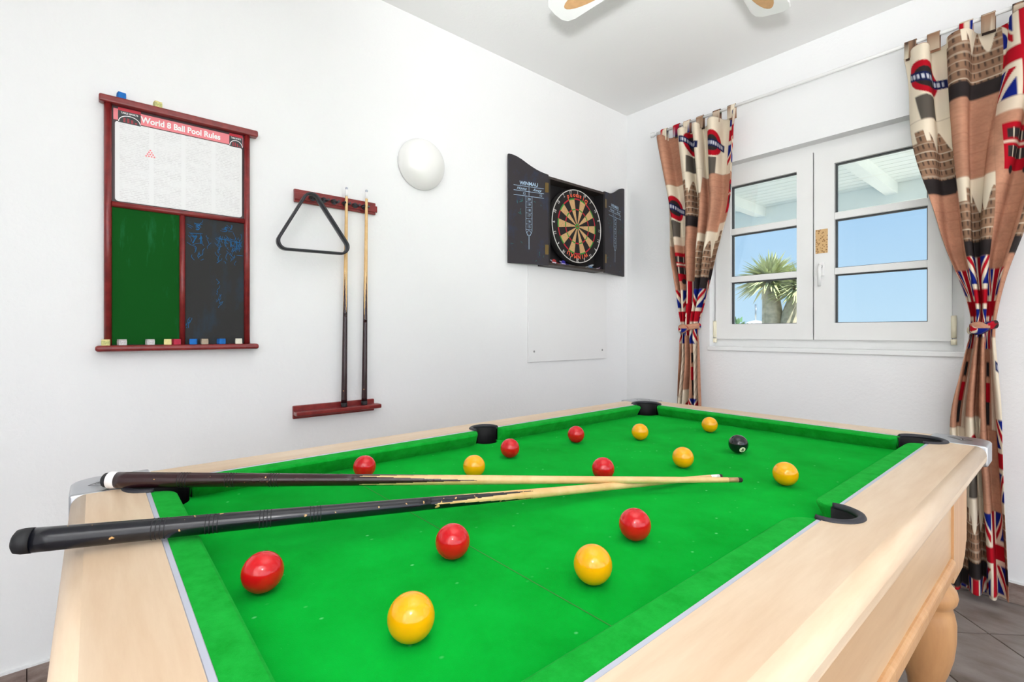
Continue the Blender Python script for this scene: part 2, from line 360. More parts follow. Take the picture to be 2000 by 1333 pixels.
# floor tiles, laid at 45 degrees
TP = 0.318; A0, B0 = 1.5955, 1.919; S2 = math.sqrt(2)
def clip(poly, axis, val, keep_less):
    out = []
    for i, p in enumerate(poly):
        q = poly[(i+1) % len(poly)]; ip = (p[axis] <= val) == keep_less; iq = (q[axis] <= val) == keep_less
        if ip: out.append(p)
        if ip != iq:
            t = (val-p[axis])/(q[axis]-p[axis]); out.append((p[0]+(q[0]-p[0])*t, p[1]+(q[1]-p[1])*t))
    return out
G = 0.003; full = None; rest = MB()
for i in range(-30, 30):
    for j in range(-30, 30):
        a0, a1 = A0+i*TP+G, A0+(i+1)*TP-G; b0, b1 = B0+j*TP+G, B0+(j+1)*TP-G
        sq = [((a-bb)/S2, (a+bb)/S2) for a, bb in ((a0, b0), (a1, b0), (a1, b1), (a0, b1))]
        p = sq
        for ax, val, kl in ((0, XR, True), (0, XL, False), (1, YF, True), (1, YN, False)):
            if p: p = clip(p, ax, val, kl)
        if len(p) < 3: continue
        area = abs(sum(p[q][0]*p[(q+1) % len(p)][1]-p[(q+1) % len(p)][0]*p[q][1] for q in range(len(p))))/2
        if area < 0.004: continue
        cxy = Vector((sum(q[0] for q in sq)/4, sum(q[1] for q in sq)/4, 0))
        if cxy.x > 0.9: rest.prism(p, ID, -0.004, 0.0); continue
        whole = area > 0.999*(TP-2*G)**2
        if whole and full: o = link('tile', full, None, floor); o.location = cxy
        else:
            o = MB().prism(p, ID, -0.004, 0.0).build('tile', 'tile', floor, base=cxy); o.location = cxy
            if whole: full = o.data
rest.build('tile', 'tile', floor, merge=False)['kind'] = 'stuff'
# tiled skirting
def skirting(name, p0, p1, nrm, off):
    p0, p1, nrm = Vector(p0), Vector(p1), Vector(nrm); L = (p1-p0).length; d = (p1-p0)/L
    root = MB().prism([(0, 0), (L, 0), (L, 0.0005), (0, 0.0005)], lambda u, v, h: p0+d*u+nrm*(v+0.0005)+Vector((0, 0, h)), 0.001, 0.081).build(name, 'grout'); struct(root)
    MB().prism([(0, 0), (L, 0), (L, 0.007), (0, 0.007)], lambda u, v, h: p0+d*u+nrm*(v+0.0005)+Vector((0, 0, h)), 0.0822, 0.089).build('bead', 'whitepaint', root)
    s0 = off-TP
    while s0 < L:
        a, c = max(0.001, s0+0.0015), min(L-0.001, s0+TP-0.0015)
        if c-a > 0.02:
            ctr = p0+d*((a+c)/2)
            o = MB().prism([(a, 0.001), (c, 0.001), (c, 0.010), (a, 0.010)], lambda u, v, h: p0+d*u+nrm*v+Vector((0, 0, h)), 0.002, 0.082).build('tile', 'skirt', root, base=ctr); o.location = ctr
        s0 += TP
    return root
skirting('baseboard_left', (XL, YN, 0), (XL, YF, 0), (1, 0, 0), (-0.153-YN) % TP)
skirting('baseboard_far', (XL+0.012, YF, 0), (XR, YF, 0), (0, -1, 0), 0.12)
skirting('baseboard_right', (XR, YN, 0), (XR, DY0, 0), (-1, 0, 0), 0.2)
skirting('baseboard_near', (XL+0.012, YN, 0), (XR-0.012, YN, 0), (0, 1, 0), 0.2)

# ---------------------------------------------------------------- window
WY = 2.91
win = bpy.data.objects.new('window_1', None); COL.objects.link(win); win.location = (WX0, WY, WZ0); BASE[win.name] = Vector((WX0, WY, WZ0)); struct(win, 'white two-sash window with three panes per sash')
fx0, fx1, fz0, fz1 = WX0, WX1, WZ0, WZ1
b = MB(); fy0, fy1 = WY+0.006, WY+0.07
b.box((fx0, fy0, fz0), (fx1, fy1, fz0+0.06)); b.box((fx0, fy0, fz1-0.06), (fx1, fy1, fz1)); b.box((fx0, fy0, fz0+0.06), (fx0+0.05, fy1, fz1-0.06)); b.box((fx1-0.05, fy0, fz0+0.06), (fx1, fy1, fz1-0.06))
b.box((-0.955, fy0+0.02, fz0+0.06), (-0.91, fy1, fz1-0.06))
b.build('window_frame', 'white', win, merge=False)
ROWS = ((1.150, 1.399), (1.433, 1.682), (1.718, 1.972))
for x0, x1, gx0, gx1 in ((-1.468, -0.938, -1.379, -1.016), (-0.932, -0.385, -0.839, -0.468)):
    z0, z1 = 1.062, 2.055; y0, y1 = WY-0.014, WY+0.045
    b = MB()
    b.box((x0, y0, z0), (gx0, y1, z1)); b.box((gx1, y0, z0), (x1, y1, z1))
    b.box((gx0, y0, z0), (gx1, y1, ROWS[0][0])); b.box((gx0, y0, ROWS[2][1]), (gx1, y1, z1))
    sash = b.build('sash', 'white', win, merge=False)
    for q in (0, 1): MB().box((gx0, y0+0.004, ROWS[q][1]), (gx1, y1, ROWS[q+1][0])).build('glazing_bar', 'white', sash, bevel=0.003)
    for r0, r1 in ROWS:
        MB().box((gx0+0.001, WY+0.018, r0+0.001), (gx1-0.001, WY+0.024, r1-0.001)).build('pane', 'glass', sash)
        g = MB(); e = 0.006; ya, yb = WY+0.006, WY+0.026
        g.box((gx0, ya, r0), (gx0+e, yb, r1)); g.box((gx1-e, ya, r0), (gx1, yb, r1)); g.box((gx0+e, ya, r0), (gx1-e, yb, r0+e*0.5)); g.box((gx0+e, ya, r1-e), (gx1-e, yb, r1))
        g.build('gasket', 'gasket', sash, merge=False)
for x, z in ((-0.378, 1.12), (-0.378, 1.97), (-1.474, 1.97), (-1.474, 1.115)):
    h = MB().tube([(x, WY-0.016, z-0.045), (x, WY-0.016, z+0.055)], 0.010, 10).build('hinge', 'cream', win)
    MB().tube([(x, WY-0.016, z-0.075), (x, WY-0.016, z-0.050)], 0.011, 10).build('hinge_cap', 'cream', h)
hd = MB().box((-0.908, WY-0.024, 1.395), (-0.882, WY-0.014, 1.465)).build('handle', 'white', win, bevel=0.004)
MB().tube([(-0.895, WY-0.018, 1.445), (-0.895, WY-0.05, 1.445), (-0.895, WY-0.055, 1.43), (-0.895, WY-0.055, 1.34)], [0.008, 0.008, 0.009, 0.008], 10).build('lever', 'white', hd)
b = MB().box((WX0-0.012, YF-0.012, WZ0-0.022), (WX1+0.012, WY+0.006, WZ0+0.002)); struct(b.build('trim_1', 'whitepaint', bevel=0.004), 'white window sill')
k = N('tan_card'); v = k.coords(); vo = k.n('ShaderNodeTexVoronoi'); vo.inputs['Scale'].default_value = 95; k.l(v, vo.inputs['Vector'])
k.color(k.ramp(vo.outputs['Distance'], [(0.25, srgb(150, 108, 62)), (0.45, srgb(214, 176, 124))])); k.set(0.7); M['card'] = k.m
tag(MB().box((-0.924, WY-0.017, 1.515), (-0.868, WY-0.0141, 1.640)).build('window_card', 'card', base=(-0.896, WY-0.015, 1.515)), 'small tan speckled card stuck on the window sash above the handle', 'card')

# ================================================================ outside
b = MB().box((-30, YF+T+0.002, -0.25), (30, 45, -0.15)); struct(b.build('ground', 'ground'), 'pale paved ground outside')
b = MB().box((XR+T+0.002, -25, -0.25), (30, YF+T, -0.15)); struct(b.build('terrace', 'ground'), 'pale terrace outside the added doorway')
pr = thing('porch_roof', 'white boarded porch ceiling seen through the top window panes', 'porch', (-1.5, 3.1, 2.2))
pz = 2.46; nb = 22; y0, y1 = 3.09, 5.55
for q in range(nb):
    ya, yb = y0+(y1-y0)*q/nb, y0+(y1-y0)*(q+1)/nb
    MB().box((-5.2, ya+0.004, pz), (2.2, yb-0.004, pz+0.02)).build('board', 'porch', pr)
MB().box((-5.2, y0, pz+0.021), (2.2, y1+0.1, pz+0.05)).build('roof_deck', 'porch', pr)
MB().box((-5.2, y1, 2.285), (2.2, y1+0.09, pz+0.02)).build('fascia_beam', 'porch', pr)
for xb in (-4.6, -3.45, -2.3, -1.15, 0.0, 1.15): MB().box((xb-0.045, y0, pz-0.10), (xb+0.045, y1, pz)).build('rafter', 'porch', pr)
for xb in (-5.1, 2.0): MB().box((xb-0.06, y1, -0.15), (xb+0.06, y1+0.09, 2.285)).build('post', 'porch', pr)
def yucca(px_list, Y, label):
    root = thing('yucca_tree', label, 'tree', onY(1512, 640, Y)*1.0)
    g0 = onY(1512, 640, Y); root.location = (g0.x, Y, -0.15); BASE[root.name] = Vector(root.location)
    for (tx, ty), (mx_, my_), rad, nl in px_list:
        top = onY(tx, ty, Y); mid = onY(mx_, my_, Y); bot = Vector((g0.x, Y, -0.15))
        MB().tube([bot, bot.lerp(mid, 0.6)+Vector((0, 0.05, 0)), mid, mid.lerp(top, 0.6), top], [0.20, 0.17, 0.13, 0.11, 0.08], 10).build('trunk', 'bark', root)
        c = MB()
        for q in range(nl):
            zz = random.uniform(-0.45, 1); a = random.uniform(0, 2*PI); rr = math.sqrt(1-min(1, zz*zz))
            d = Vector((rr*math.cos(a), rr*math.sin(a), zz)); L = rad*random.uniform(0.75, 1.1)
            sd = d.cross(Vector((0.1, 0.2, 1))).normalized()*0.021; p0 = top+d*0.05
            p1 = top+d*L*0.55+Vector((0, 0, 0.02)); p2 = top+d*L-Vector((0, 0, 0.10*rad))
            th = d.cross(sd).normalized()*0.012
            c.add([p0-sd*0.6, p0+sd*0.6, p1+sd, p1-sd, p2, p1+th], [(0, 1, 2, 5), (0, 5, 3), (3, 5, 4), (5, 2, 4), (0, 3, 2, 1), (3, 4, 2)])
        cr_ = c.build('crown', 'leaf', root, merge=False); cr_['kind'] = 'stuff'
yucca([((1503, 553), (1508, 605), 0.50, 420), ((1562, 566), (1548, 612), 0.44, 320)], 7.5, 'spiky pale green yucca tree seen through the left window sash')
bl = onY(1438, 618, 9.0); bu = thing('bush', 'small green bush low in the left window pane', 'bush', (bl.x, 9.0, -0.15))
c = MB()
for q in range(260):
    d = Vector((random.gauss(0, 1), random.gauss(0, 1), random.gauss(0, 1))).normalized(); p = Vector((bl.x-0.1, 9, 0.72))+Vector((d.x*0.42, d.y*0.42, d.z*0.78))*random.uniform(0.5, 1)
    sd = d.cross(Vector((0.3, 0.1, 1))).normalized()*0.05
    c.add([p-sd, p+d*0.10, p+sd, p-d*0.06+Vector((0, 0, 0.03))], [(0, 1, 2), (0, 2, 3), (0, 3, 1), (1, 3, 2)])
f_ = c.build('foliage', 'bush', bu, merge=False); f_['kind'] = 'stuff'
MB().tube([(bl.x, 9, -0.15), (bl.x-0.05, 9, 0.5)], [0.05, 0.03], 8).build('stem', 'bark', bu)
dl = onY(1476, 634, 24.0); dm = thing('domed_roof', 'distant white dome with a thin mast low in the left window pane', 'building', (dl.x, 24, -0.15))
MB().lathe([(0.55, -0.15), (0.55, dl.z-0.15), (0.5, dl.z), (0.35, dl.z+0.12), (0.0, dl.z+0.2)], lambda x, y, h: Vector((dl.x+x, 24+y, h)), 20).build('dome', 'whitepaint', dm)
MB().tube([(dl.x, 24, dl.z+0.1), (dl.x, 24, dl.z+0.95)], 0.035, 8).build('mast', 'steel', dm)

# ================================================================ pool table
ZB, ZR = CAMZ-0.335, CAMZ-0.295                 # cloth, top of rails
TXC, TYC = -0.7365, 0.9175; SX, SY = 0.4595, 0.8365   # half size between the grey trim strips
OX, OY = SX+0.113, SY+0.113                      # half size of the outer edge
NW = 0.039                                       # cushion width
tab = thing('pool_table', 'pale maple pool table with bright green cloth and black pockets', 'pool table', (TXC, TYC, 0))
P0 = Vector((TXC, TYC, 0)); tf = lambda u, v, h: P0+Vector((u, v, h))
RC, RM = 0.047, 0.037                            # inner radii of corner and middle pockets
CC = (SX-0.020, SY-0.020); MCX = SX+0.004
def arc(cx_, cy_, r, a0, a1, n=14): return [(cx_+r*math.cos(math.radians(a0+(a1-a0)*i/n)), cy_+r*math.sin(math.radians(a0+(a1-a0)*i/n))) for i in range(n+1)]
# bed, with the pocket holes bitten out of its edge
E_ = 0.012; bx, by = SX+E_, SY+E_
def bite(cx_, cy_, r, edge):        # angle where circle meets the x or y edge
    return math.degrees(math.acos(max(-1, min(1, (edge)/r))))
dcx, dcy = bx-CC[0], by-CC[1]; aC = math.degrees(math.asin(dcy/RC)); aC2 = math.degrees(math.acos(dcx/RC))
aM = math.degrees(math.acos((bx-MCX)/RM))
poly = []
def corner(sx_, sy_, rev):
    pts = [(sx_*x, sy_*y) for x, y in arc(CC[0], CC[1], RC, -aC2, -(360-90-(90-aC)) if False else -(360-(180-aC)) , 20)]
    return pts[::-1] if rev else pts
def midp(sx_, rev):
    pts = [(sx_*x, y) for x, y in arc(MCX, 0, RM, -aM, -(360-aM), 20)]
    return pts[::-1] if rev else pts
poly += midp(1, False)+corner(1, 1, False)+corner(-1, 1, True)+midp(-1, True)+corner(-1, -1, False)+corner(1, -1, True)
MB().prism(poly, tf, ZB-0.02, ZB).build('bed', 'baize', tab)
# cushions
def cushion(axis, side, s0, s1, e0, e1):
    n = 60; prof = ((0, 0.0385), (0.0, 0.0), (1, 0.0)) ; P = []
    for i in range(n+1):
        t = i/n; s = s0+(s1-s0)*(0.5-0.5*math.cos(PI*t)); q0 = min(1, (s-s0)/e0); q1 = min(1, (s1-s)/e1)
        wd = NW*max(0.04, math.sqrt(max(0, 1-(1-q0)**2.2))*math.sqrt(max(0, 1-(1-q1)**2.2)))
        row = [(0, 0.0), (0, 0.0385), (wd*0.45, 0.0383), (wd*0.88, 0.0372), (wd*0.97, 0.0350), (wd, 0.0318), (wd*0.94, 0.0275), (wd*0.70, 0.013), (wd*0.45, 0.0)]
        P.append([tf(side*(SX-d), s, ZB+z) if axis == 'y' else tf(s, side*(SY-d), ZB+z) for d, z in row])
    m = MB().grid(P, closed_v=True, smooth=False); m.add(P[0], [tuple(range(9))]); m.add(P[-1], [tuple(range(9))])
    return m.build('cushion', 'cushion', tab)
def trim(axis, side, s0, s1):
    a, c = (side*SX, side*(SX+0.0075)) if axis == 'y' else (side*SY, side*(SY+0.0075)); a, c = min(a, c), max(a, c)
    m = MB()
    if axis == 'y': m.box(tf(a, s0, ZB+0.01), tf(c, s1, ZR-0.0008))
    else: m.box(tf(s0, a, ZB+0.01), tf(s1, c, ZR-0.0008))
    return m.build('trim_strip', 'strip', tab, bevel=0.001, seg=1)
gm, gc = 0.0435, 0.066
for sd in (-1, 1):
    cushion('y', sd, gm-0.002, SY-gc, 0.042, 0.030); cushion('y', sd, -(SY-gc), -(gm-0.002), 0.030, 0.042)
    cushion('x', sd, -(SX-gc), SX-gc, 0.030, 0.030)
    trim('y', sd, gm, SY-gc+0.002); trim('y', sd, -(SY-gc+0.002), -gm); trim('x', sd, -(SX-gc+0.002), SX-gc+0.002)
# rails
RTH = 0.046; CAPX, CAPY = SX-0.012, SY-0.012
def rail(poly, outer, mat):
    m = MB().prism([(x, y) for x, y in poly], tf, ZR-RTH, ZR); me_b = P0
    me = bpy.data.meshes.new('rail'); me.from_pydata([tuple(Vector(p)-P0) for p in m.v], [], m.f); bm = bmesh.new(); bm.from_mesh(me)
    bmesh.ops.remove_doubles(bm, verts=bm.verts, dist=1e-5); bmesh.ops.recalc_face_normals(bm, faces=bm.faces)
    ax, val = outer
    def sel(z): return [e for e in bm.edges if all(abs(v_.co[ax]-val) < 1e-4 and abs(v_.co.z-z) < 1e-4 for v_ in e.verts)]
    for z, off, sg in ((ZR, 0.022, 8), (ZR-RTH, 0.014, 5)):
        r = bmesh.ops.bevel(bm, geom=sel(z), offset=off, segments=sg, affect='EDGES', profile=0.5)
        for f in r['faces']: f.smooth = True
    bm.to_mesh(me); bm.free()
    return link('rail', me, mat, tab, P0)
OR = RM+0.006; OC = RC+0.006
ai = SX+0.0076
aMo = math.degrees(math.acos((ai-MCX)/OR))
for sd in (-1, 1):
    notch = [(sd*x, y) for x, y in arc(MCX, 0, OR, aMo, -aMo, 18)]
    top = [(sd*ai, CAPY)]
    poly = [(sd*OX, -CAPY), (sd*OX, CAPY), (sd*max(ai, CC[0]+math.sqrt(max(0, OC**2-(CAPY-CC[1])**2))), CAPY)]
    arcp = [(sd*x, y) for x, y in arc(CC[0], CC[1], OC, math.degrees(math.asin((CAPY-CC[1])/OC)), -40, 10) if x > ai]
    arcm = [(x, -y) for x, y in arcp][::-1]
    yi = CC[1]-math.sqrt(max(0, OC**2-(ai-CC[0])**2))
    poly = [(sd*OX, -CAPY), (sd*OX, CAPY)]+arcp+[(sd*ai, yi)]+notch+[(sd*ai, -yi)]+arcm
    if sd < 0: poly = poly[::-1]
    rail(poly, (0, sd*OX), 'wood_y')
    aj = SY+0.0076
    arcp = [(x, sd*y) for x, y in arc(CC[0], CC[1], OC, 90-math.degrees(math.asin((CAPX-CC[0])/OC)), 130, 10) if y > aj]
    arcm = [(-x, y) for x, y in arcp]
    xi = CC[0]-math.sqrt(max(0, OC**2-(aj-CC[1])**2))
    poly = [(CAPX, sd*OY)]+[(-CAPX, sd*OY)]+arcm+[(-xi, sd*aj), (xi, sd*aj)]+arcp[::-1]
    poly = [(CAPX, sd*OY), (-CAPX, sd*OY)]+arcm+[(-xi, sd*aj), (xi, sd*aj)]+arcp[::-1]
    if sd < 0: poly = poly[::-1]
    rail(poly, (1, sd*OY), 'wood_x')
# chrome corner caps over maple corner blocks
for sx_ in (-1, 1):
    for sy_ in (-1, 1):
        px0, py0, px1, py1 = CAPX+0.0005, CAPY+0.0005, OX+0.002, OY+0.002; rr = 0.045
        ac = [(x, y) for x, y in arc(CC[0], CC[1], OC, math.degrees(math.asin((py0-CC[1])/OC)), 90-math.degrees(math.asin((px0-CC[0])/OC)), 12)]
        pl = [(px1, py0)]+[(px1-rr+rr*math.cos(math.radians(a)), py1-rr+rr*math.sin(math.radians(a))) for a in range(0, 91, 9)]+[(px0, py1)]+ac[::-1]
        pl = [(sx_*x, sy_*y) for x, y in pl]
        if sx_*sy_ < 0: pl = pl[::-1]
        m = MB().prism(pl, tf, ZR-RTH-0.006, ZR+0.002)
        cap = m.build('corner_cap', 'chrome', tab, bevel=0.007, seg=4)
        for p in cap.data.polygons: p.use_smooth = True
        # engraved emblem plate
        cxp, cyp = sx_*(SX+0.052), sy_*(SY+0.062)
        e = MB()
        for (a, c) in (((-0.026, -0.012), (0.026, -0.012)), ((0.026, -0.012), (0.026, 0.012)), ((0.026, 0.012), (-0.026, 0.012)), ((-0.026, 0.012), (-0.026, -0.012)), ((-0.018, 0.006), (0.0, -0.007)), ((0.0, -0.007), (0.018, 0.006)), ((-0.01, 0.008), (0.01, 0.008))):
            strip2(e, lambda u, v, h: tf(cxp+u*0.7-v*0.7*sx_*sy_, cyp-(u*0.7*sx_*sy_)-v*0.7, ZR+0.0021+h), a, c, 0.0022, 0.0002)
        e.build('emblem', 'gasket', cap, merge=False)
# pockets: rim and liner
def pocket(cx_, cy_, ri, ro, a0, a1, corner_):
    n = 30; m = MB(); P = []
    for i in range(n+1):
        a = math.radians(a0+(a1-a0)*i/n); tp = 1.0
        row = []
        q = min(1, min(i, n-i)/4.0); rout = ri+0.003+(ro-ri-0.003)*(0.45+0.55*math.sqrt(q))
        for r, z in ((ri, ZR-0.004), (ri+0.002, ZR+0.0035), (0.5*(ri+rout), ZR+0.0052), (rout-0.002, ZR+0.0030), (rout, ZR-0.001), (rout-0.004, ZR-0.006)):
            row.append(tf(cx_+r*math.cos(a), cy_+r*math.sin(a), z))
        P.append(row)
    m.grid(P, closed_v=True); m.add(P[0], [tuple(range(6))]); m.add(P[-1], [tuple(range(6))])
    rim = m.build('pocket_rim', 'pocketblack', tab)
    P = []
    ex = 17 if corner_ else 3; a0, a1 = a0-ex, a1+ex
    for i in range(n+1):
        a = math.radians(a0+(a1-a0)*i/n)
        P.append([tf(cx_+r*math.cos(a), cy_+r*math.sin(a), z) for r, z in ((ri, ZR-0.004), (ri-0.001, ZB), (ri-0.001, ZB-0.11), (ri+0.004, ZB-0.11), (ri+0.004, ZB-0.01), (ri+0.004, ZR-0.002))])
    l = MB().grid(P, closed_v=True)
    l.build('pocket_liner', 'liner', rim)
    cup = MB().lathe([(ri-0.002, ZB-0.115), (ri-0.001, ZB-0.021), (ri+0.003, ZB-0.021), (ri+0.003, ZB-0.12), (0, ZB-0.12)], lambda x, y, h: tf(cx_+x, cy_+y, h), 24, cap=False)
    cup.build('pocket_cup', 'liner', rim)
pocket(MCX, 0, RM, 0.051, -100, 100, False); pocket(-MCX, 0, RM, 0.051, 80, 280, False)
for sx_, sy_, mid in ((1, 1, 45), (-1, 1, 135), (-1, -1, 225), (1, -1, 315)): pocket(sx_*CC[0], sy_*CC[1], RC, 0.062, mid-118, mid+118, True)
# baulk line inked on the cloth
yb = onz(1190, 1222, ZB).y-TYC
MB().box(tf(-0.42, yb-0.0008, ZB+0.0001), tf(0.42, yb+0.0008, ZB+0.0004)).build('baulk_line', 'baulk', tab)
# body under the rails
AX, AY = OX-0.046, OY-0.060; ZP0, ZP1 = 0.50, ZR-RTH-0.001
PW = 0.20
for sd in (-1, 1):
    MB().box(tf(min(sd*(AX-0.005), sd*(AX-0.025)), -AY+PW, ZP0+0.045), tf(max(sd*(AX-0.005), sd*(AX-0.025)), AY-PW, ZP1)).build('apron_panel', 'wood_panel', tab)
    MB().box(tf(-AX+PW, min(sd*(AY-0.005), sd*(AY-0.025)), ZP0+0.045), tf(AX-PW, max(sd*(AY-0.005), sd*(AY-0.025)), ZP1)).build('apron_panel', 'wood_panel', tab)
    m = MB(); m.box(tf(min(sd*(AX+0.006), sd*(AX-0.03)), -AY+PW, ZP0+0.005), tf(max(sd*(AX+0.006), sd*(AX-0.03)), AY-PW, ZP0+0.046)); m.build('moulding', 'wood_z', tab, bevel=0.012, seg=4)
    m = MB(); m.box(tf(-AX+PW, min(sd*(AY+0.006), sd*(AY-0.03)), ZP0+0.005), tf(AX-PW, max(sd*(AY+0.006), sd*(AY-0.03)), ZP0+0.046)); m.build('moulding', 'wood_z', tab, bevel=0.012, seg=4)
    for s2 in (-1, 1):
        zb = 0.482
        face = [(0, ZP1), (PW, ZP1), (PW, zb+0.055), (PW-0.012, zb+0.05), (PW-0.02, zb+0.036), (PW-0.028, zb+0.022), (PW-0.045, zb+0.016), (PW-0.06, zb+0.006), (PW-0.065, zb), (0, zb)]
        m = MB(); m.prism([(u, v_) for u, v_ in face], lambda u, v, h: tf(sd*(AX-h), s2*(AY-PW+u), v), 0.0, 0.026)
        post = m.build('corner_post', 'wood_z', tab)
        m = MB(); m.prism([(u, v_) for u, v_ in face], lambda u, v, h: tf(sd*(AX-0.027-PW+0.027+u-0.027), s2*(AY-h), v), 0.0, 0.026)
        m.build('corner_post', 'wood_z', tab)
        lx, ly = sd*(AX-0.075), s2*(AY-0.085)
        prof = [(0.0, 0.0), (0.036, 0.0), (0.04, 0.02), (0.034, 0.05), (0.032, 0.10), (0.038, 0.155), (0.050, 0.19), (0.061, 0.235), (0.066, 0.28), (0.0665, 0.325), (0.062, 0.352), (0.0575, 0.368), (0.060, 0.372), (0.067, 0.383), (0.070, 0.397), (0.067, 0.413), (0.058, 0.425), (0.048, 0.44), (0.048, 0.50), (0.0, 0.50)]
        MB().lathe(prof, lambda x, y, h: tf(lx+x, ly+y, h), 36, cap=False).build('leg', 'leg', tab)
MB().box(tf(-AX+0.028, -AY+0.028, 0.50), tf(AX-0.028, AY-0.028, 0.52)).build('underside', 'wood_panel', tab)

# ---------------------------------------------------------------- balls
BR = 0.0254
BALLS = [
 ('red', 513, 1118, 'red ball nearest the cue butts and the near cushion'), ('red', 884, 1058, 'red ball just below the crossed cues, at mid table'),
 ('red', 1240, 1025, 'red ball below the tips of the crossed cues, nearest the right cushion'), ('red', 712, 912, 'red ball by the left cushion, just behind the cue splice'),
 ('red', 996, 876, 'red ball right beside the left middle pocket'), ('red', 1125, 849, 'red ball along the left cushion between middle and far pockets'),
 ('red', 1178, 916, 'red ball partly hidden behind the cue shaft'),
 ('yellow', 803, 1206, 'largest yellow ball, closest to the camera'), ('yellow', 1158, 1103, 'yellow ball in the foreground beside the right long cushion'),
 ('yellow', 926, 911, 'yellow ball in front of the left middle pocket, touching the cue shaft outline'), ('yellow', 1250, 844, 'yellow ball in front of the far left corner pocket'),
 ('yellow', 1386, 830, 'yellow ball lying against the far cushion'), ('yellow', 1334, 894, 'yellow ball left of the black ball'),
 ('yellow', 1534, 926, 'yellow ball right of the cue tips, near the right middle pocket'), ('ballblack', 1442, 868, 'black eight ball with small white number circle')]
sph = None
def ball_mesh():
    bm = bmesh.new(); bmesh.ops.create_uvsphere(bm, u_segments=48, v_segments=28, radius=BR)
    for f in bm.faces: f.smooth = True
    me = bpy.data.meshes.new('pool_ball'); bm.to_mesh(me); bm.free(); return me
bms = {}
for mname, px, py, lab in BALLS:
    p = onz(px, py, ZB+BR+0.0006)
    if mname not in bms: bms[mname] = ball_mesh()
    o = link('pool_ball', bms[mname], mname, None, p); o.rotation_euler = (random.uniform(0, 3), random.uniform(0, 3), 0) if mname != 'ballblack' else (0, 0, 0)
    tag(o, lab, 'ball', 'pool balls on the table')
    if mname == 'ballblack':
        tgt = onz(1450, 878, ZB+BR*0.55)-p
        d = Vector((0, 0, CAMZ))-p; d.normalize(); up = (Vector((0, 0, 1))-d*d.z).normalized(); rt = up.cross(d)
        nrm = (d*0.66+rt*0.40-up*0.56).normalized()
        e1 = Vector((0, 0, 1)).cross(nrm).normalized(); e2 = nrm.cross(e1)
        def onball(u, v, h): q = nrm*BR+e1*u+e2*v; return p+q.normalized()*(BR+h)
        m = MB(); rings = [[onball(r*math.cos(2*PI*k_/24), r*math.sin(2*PI*k_/24), 0.00015) for k_ in range(24)] for r in (0.0088, 0.006, 0.003, 0.0002)]
        m.grid(rings, closed_v=True); nc = m.build('number_circle', 'cream', o, base=p)
        m = MB()
        add_text(m, '8', 0.013, onball, 0, 0, 0.0004, bold=0.02); m.build('numeral', 'ballblack', nc, base=p)

# ---------------------------------------------------------------- cues
def pxof(p): q = p-Vector((0, 0, CAMZ)); zz = q.dot(FW); return CX+FPX*q.dot(RT)/zz
def make_cue(name, label, butt, tip, rb, rt_, buttmat, frac, splice, ferr, cap, roll=0.3, grooves=()):
    butt, tip = Vector(butt), Vector(tip); L = (tip-butt).length; ax = (tip-butt)/L
    e1 = ax.cross(Vector((0.13, 0.2, 1))).normalized(); e2 = ax.cross(e1)
    def fn(x, y, h): return butt+ax*h+e1*x+e2*y
    root = thing(name, label, 'cue', butt)
    rad = lambda h: rb+(rt_-rb)*(h/L)**0.92
    ns, h0, h1 = 64, frac*L, (frac+splice)*L
    cl = 0.0 if not cap else 0.016
    hs = [cl+(h0-cl)*i/26 for i in range(27)]
    m = MB().lathe([(rad(h), h) for h in hs], fn, ns); bm_ = MB(); sm_ = MB()
    nr = 46
    for i in range(nr):
        ha, hb = h0+(h1-h0)*i/nr, h0+(h1-h0)*(i+1)/nr; t = (i+0.5)/nr
        for q in range(ns):
            a = ((q+0.5)/ns*4+roll) % 1; dk = abs(a-0.5)*2 < (1-t)
            qs = [fn(rad(h)*math.cos(2*PI*w_/ns), rad(h)*math.sin(2*PI*w_/ns), h) for h, w_ in ((ha, q), (ha, q+1), (hb, q+1), (hb, q))]
            (m if dk else sm_).add(qs, [(0, 1, 2, 3)], True)
    bt = m.build('butt', buttmat, root)
    he = L-ferr-0.010
    hs = [h1+(he-h1)*i/20 for i in range(21)]
    sm_.lathe([(rad(h), h) for h in hs], fn, ns, cap=False); sm_.build('shaft', 'ash', root)
    MB().lathe([(rad(L)*1.0, he), (rad(L), L-0.010)], fn, 24).build('ferrule', 'posterwhite' if cap != 'copper' else 'copper', root)
    MB().lathe([(rad(L)*1.0, L-0.010), (rad(L), L-0.003), (rad(L)*0.55, L), (0, L+0.0005)], fn, 24, cap=False).build('tip', 'tipleather' if L > 1.1 else 'strip', root)
    # turned decorative rings
    for px in grooves:
        lo_, hi_ = 0.0, L
        for _ in range(40):
            md = (lo_+hi_)/2
            if pxof(butt+ax*md) < px: lo_ = md
            else: hi_ = md
        for d in (0, 0.005, 0.010, 0.015):
            h = lo_+d; MB().lathe([(rad(h)+0.0002, h), (rad(h)+0.0006, h+0.0005), (rad(h)+0.0002, h+0.0012)], fn, 32, cap=False).build('ring', 'rubber', bt)
    return root, fn, rad, L
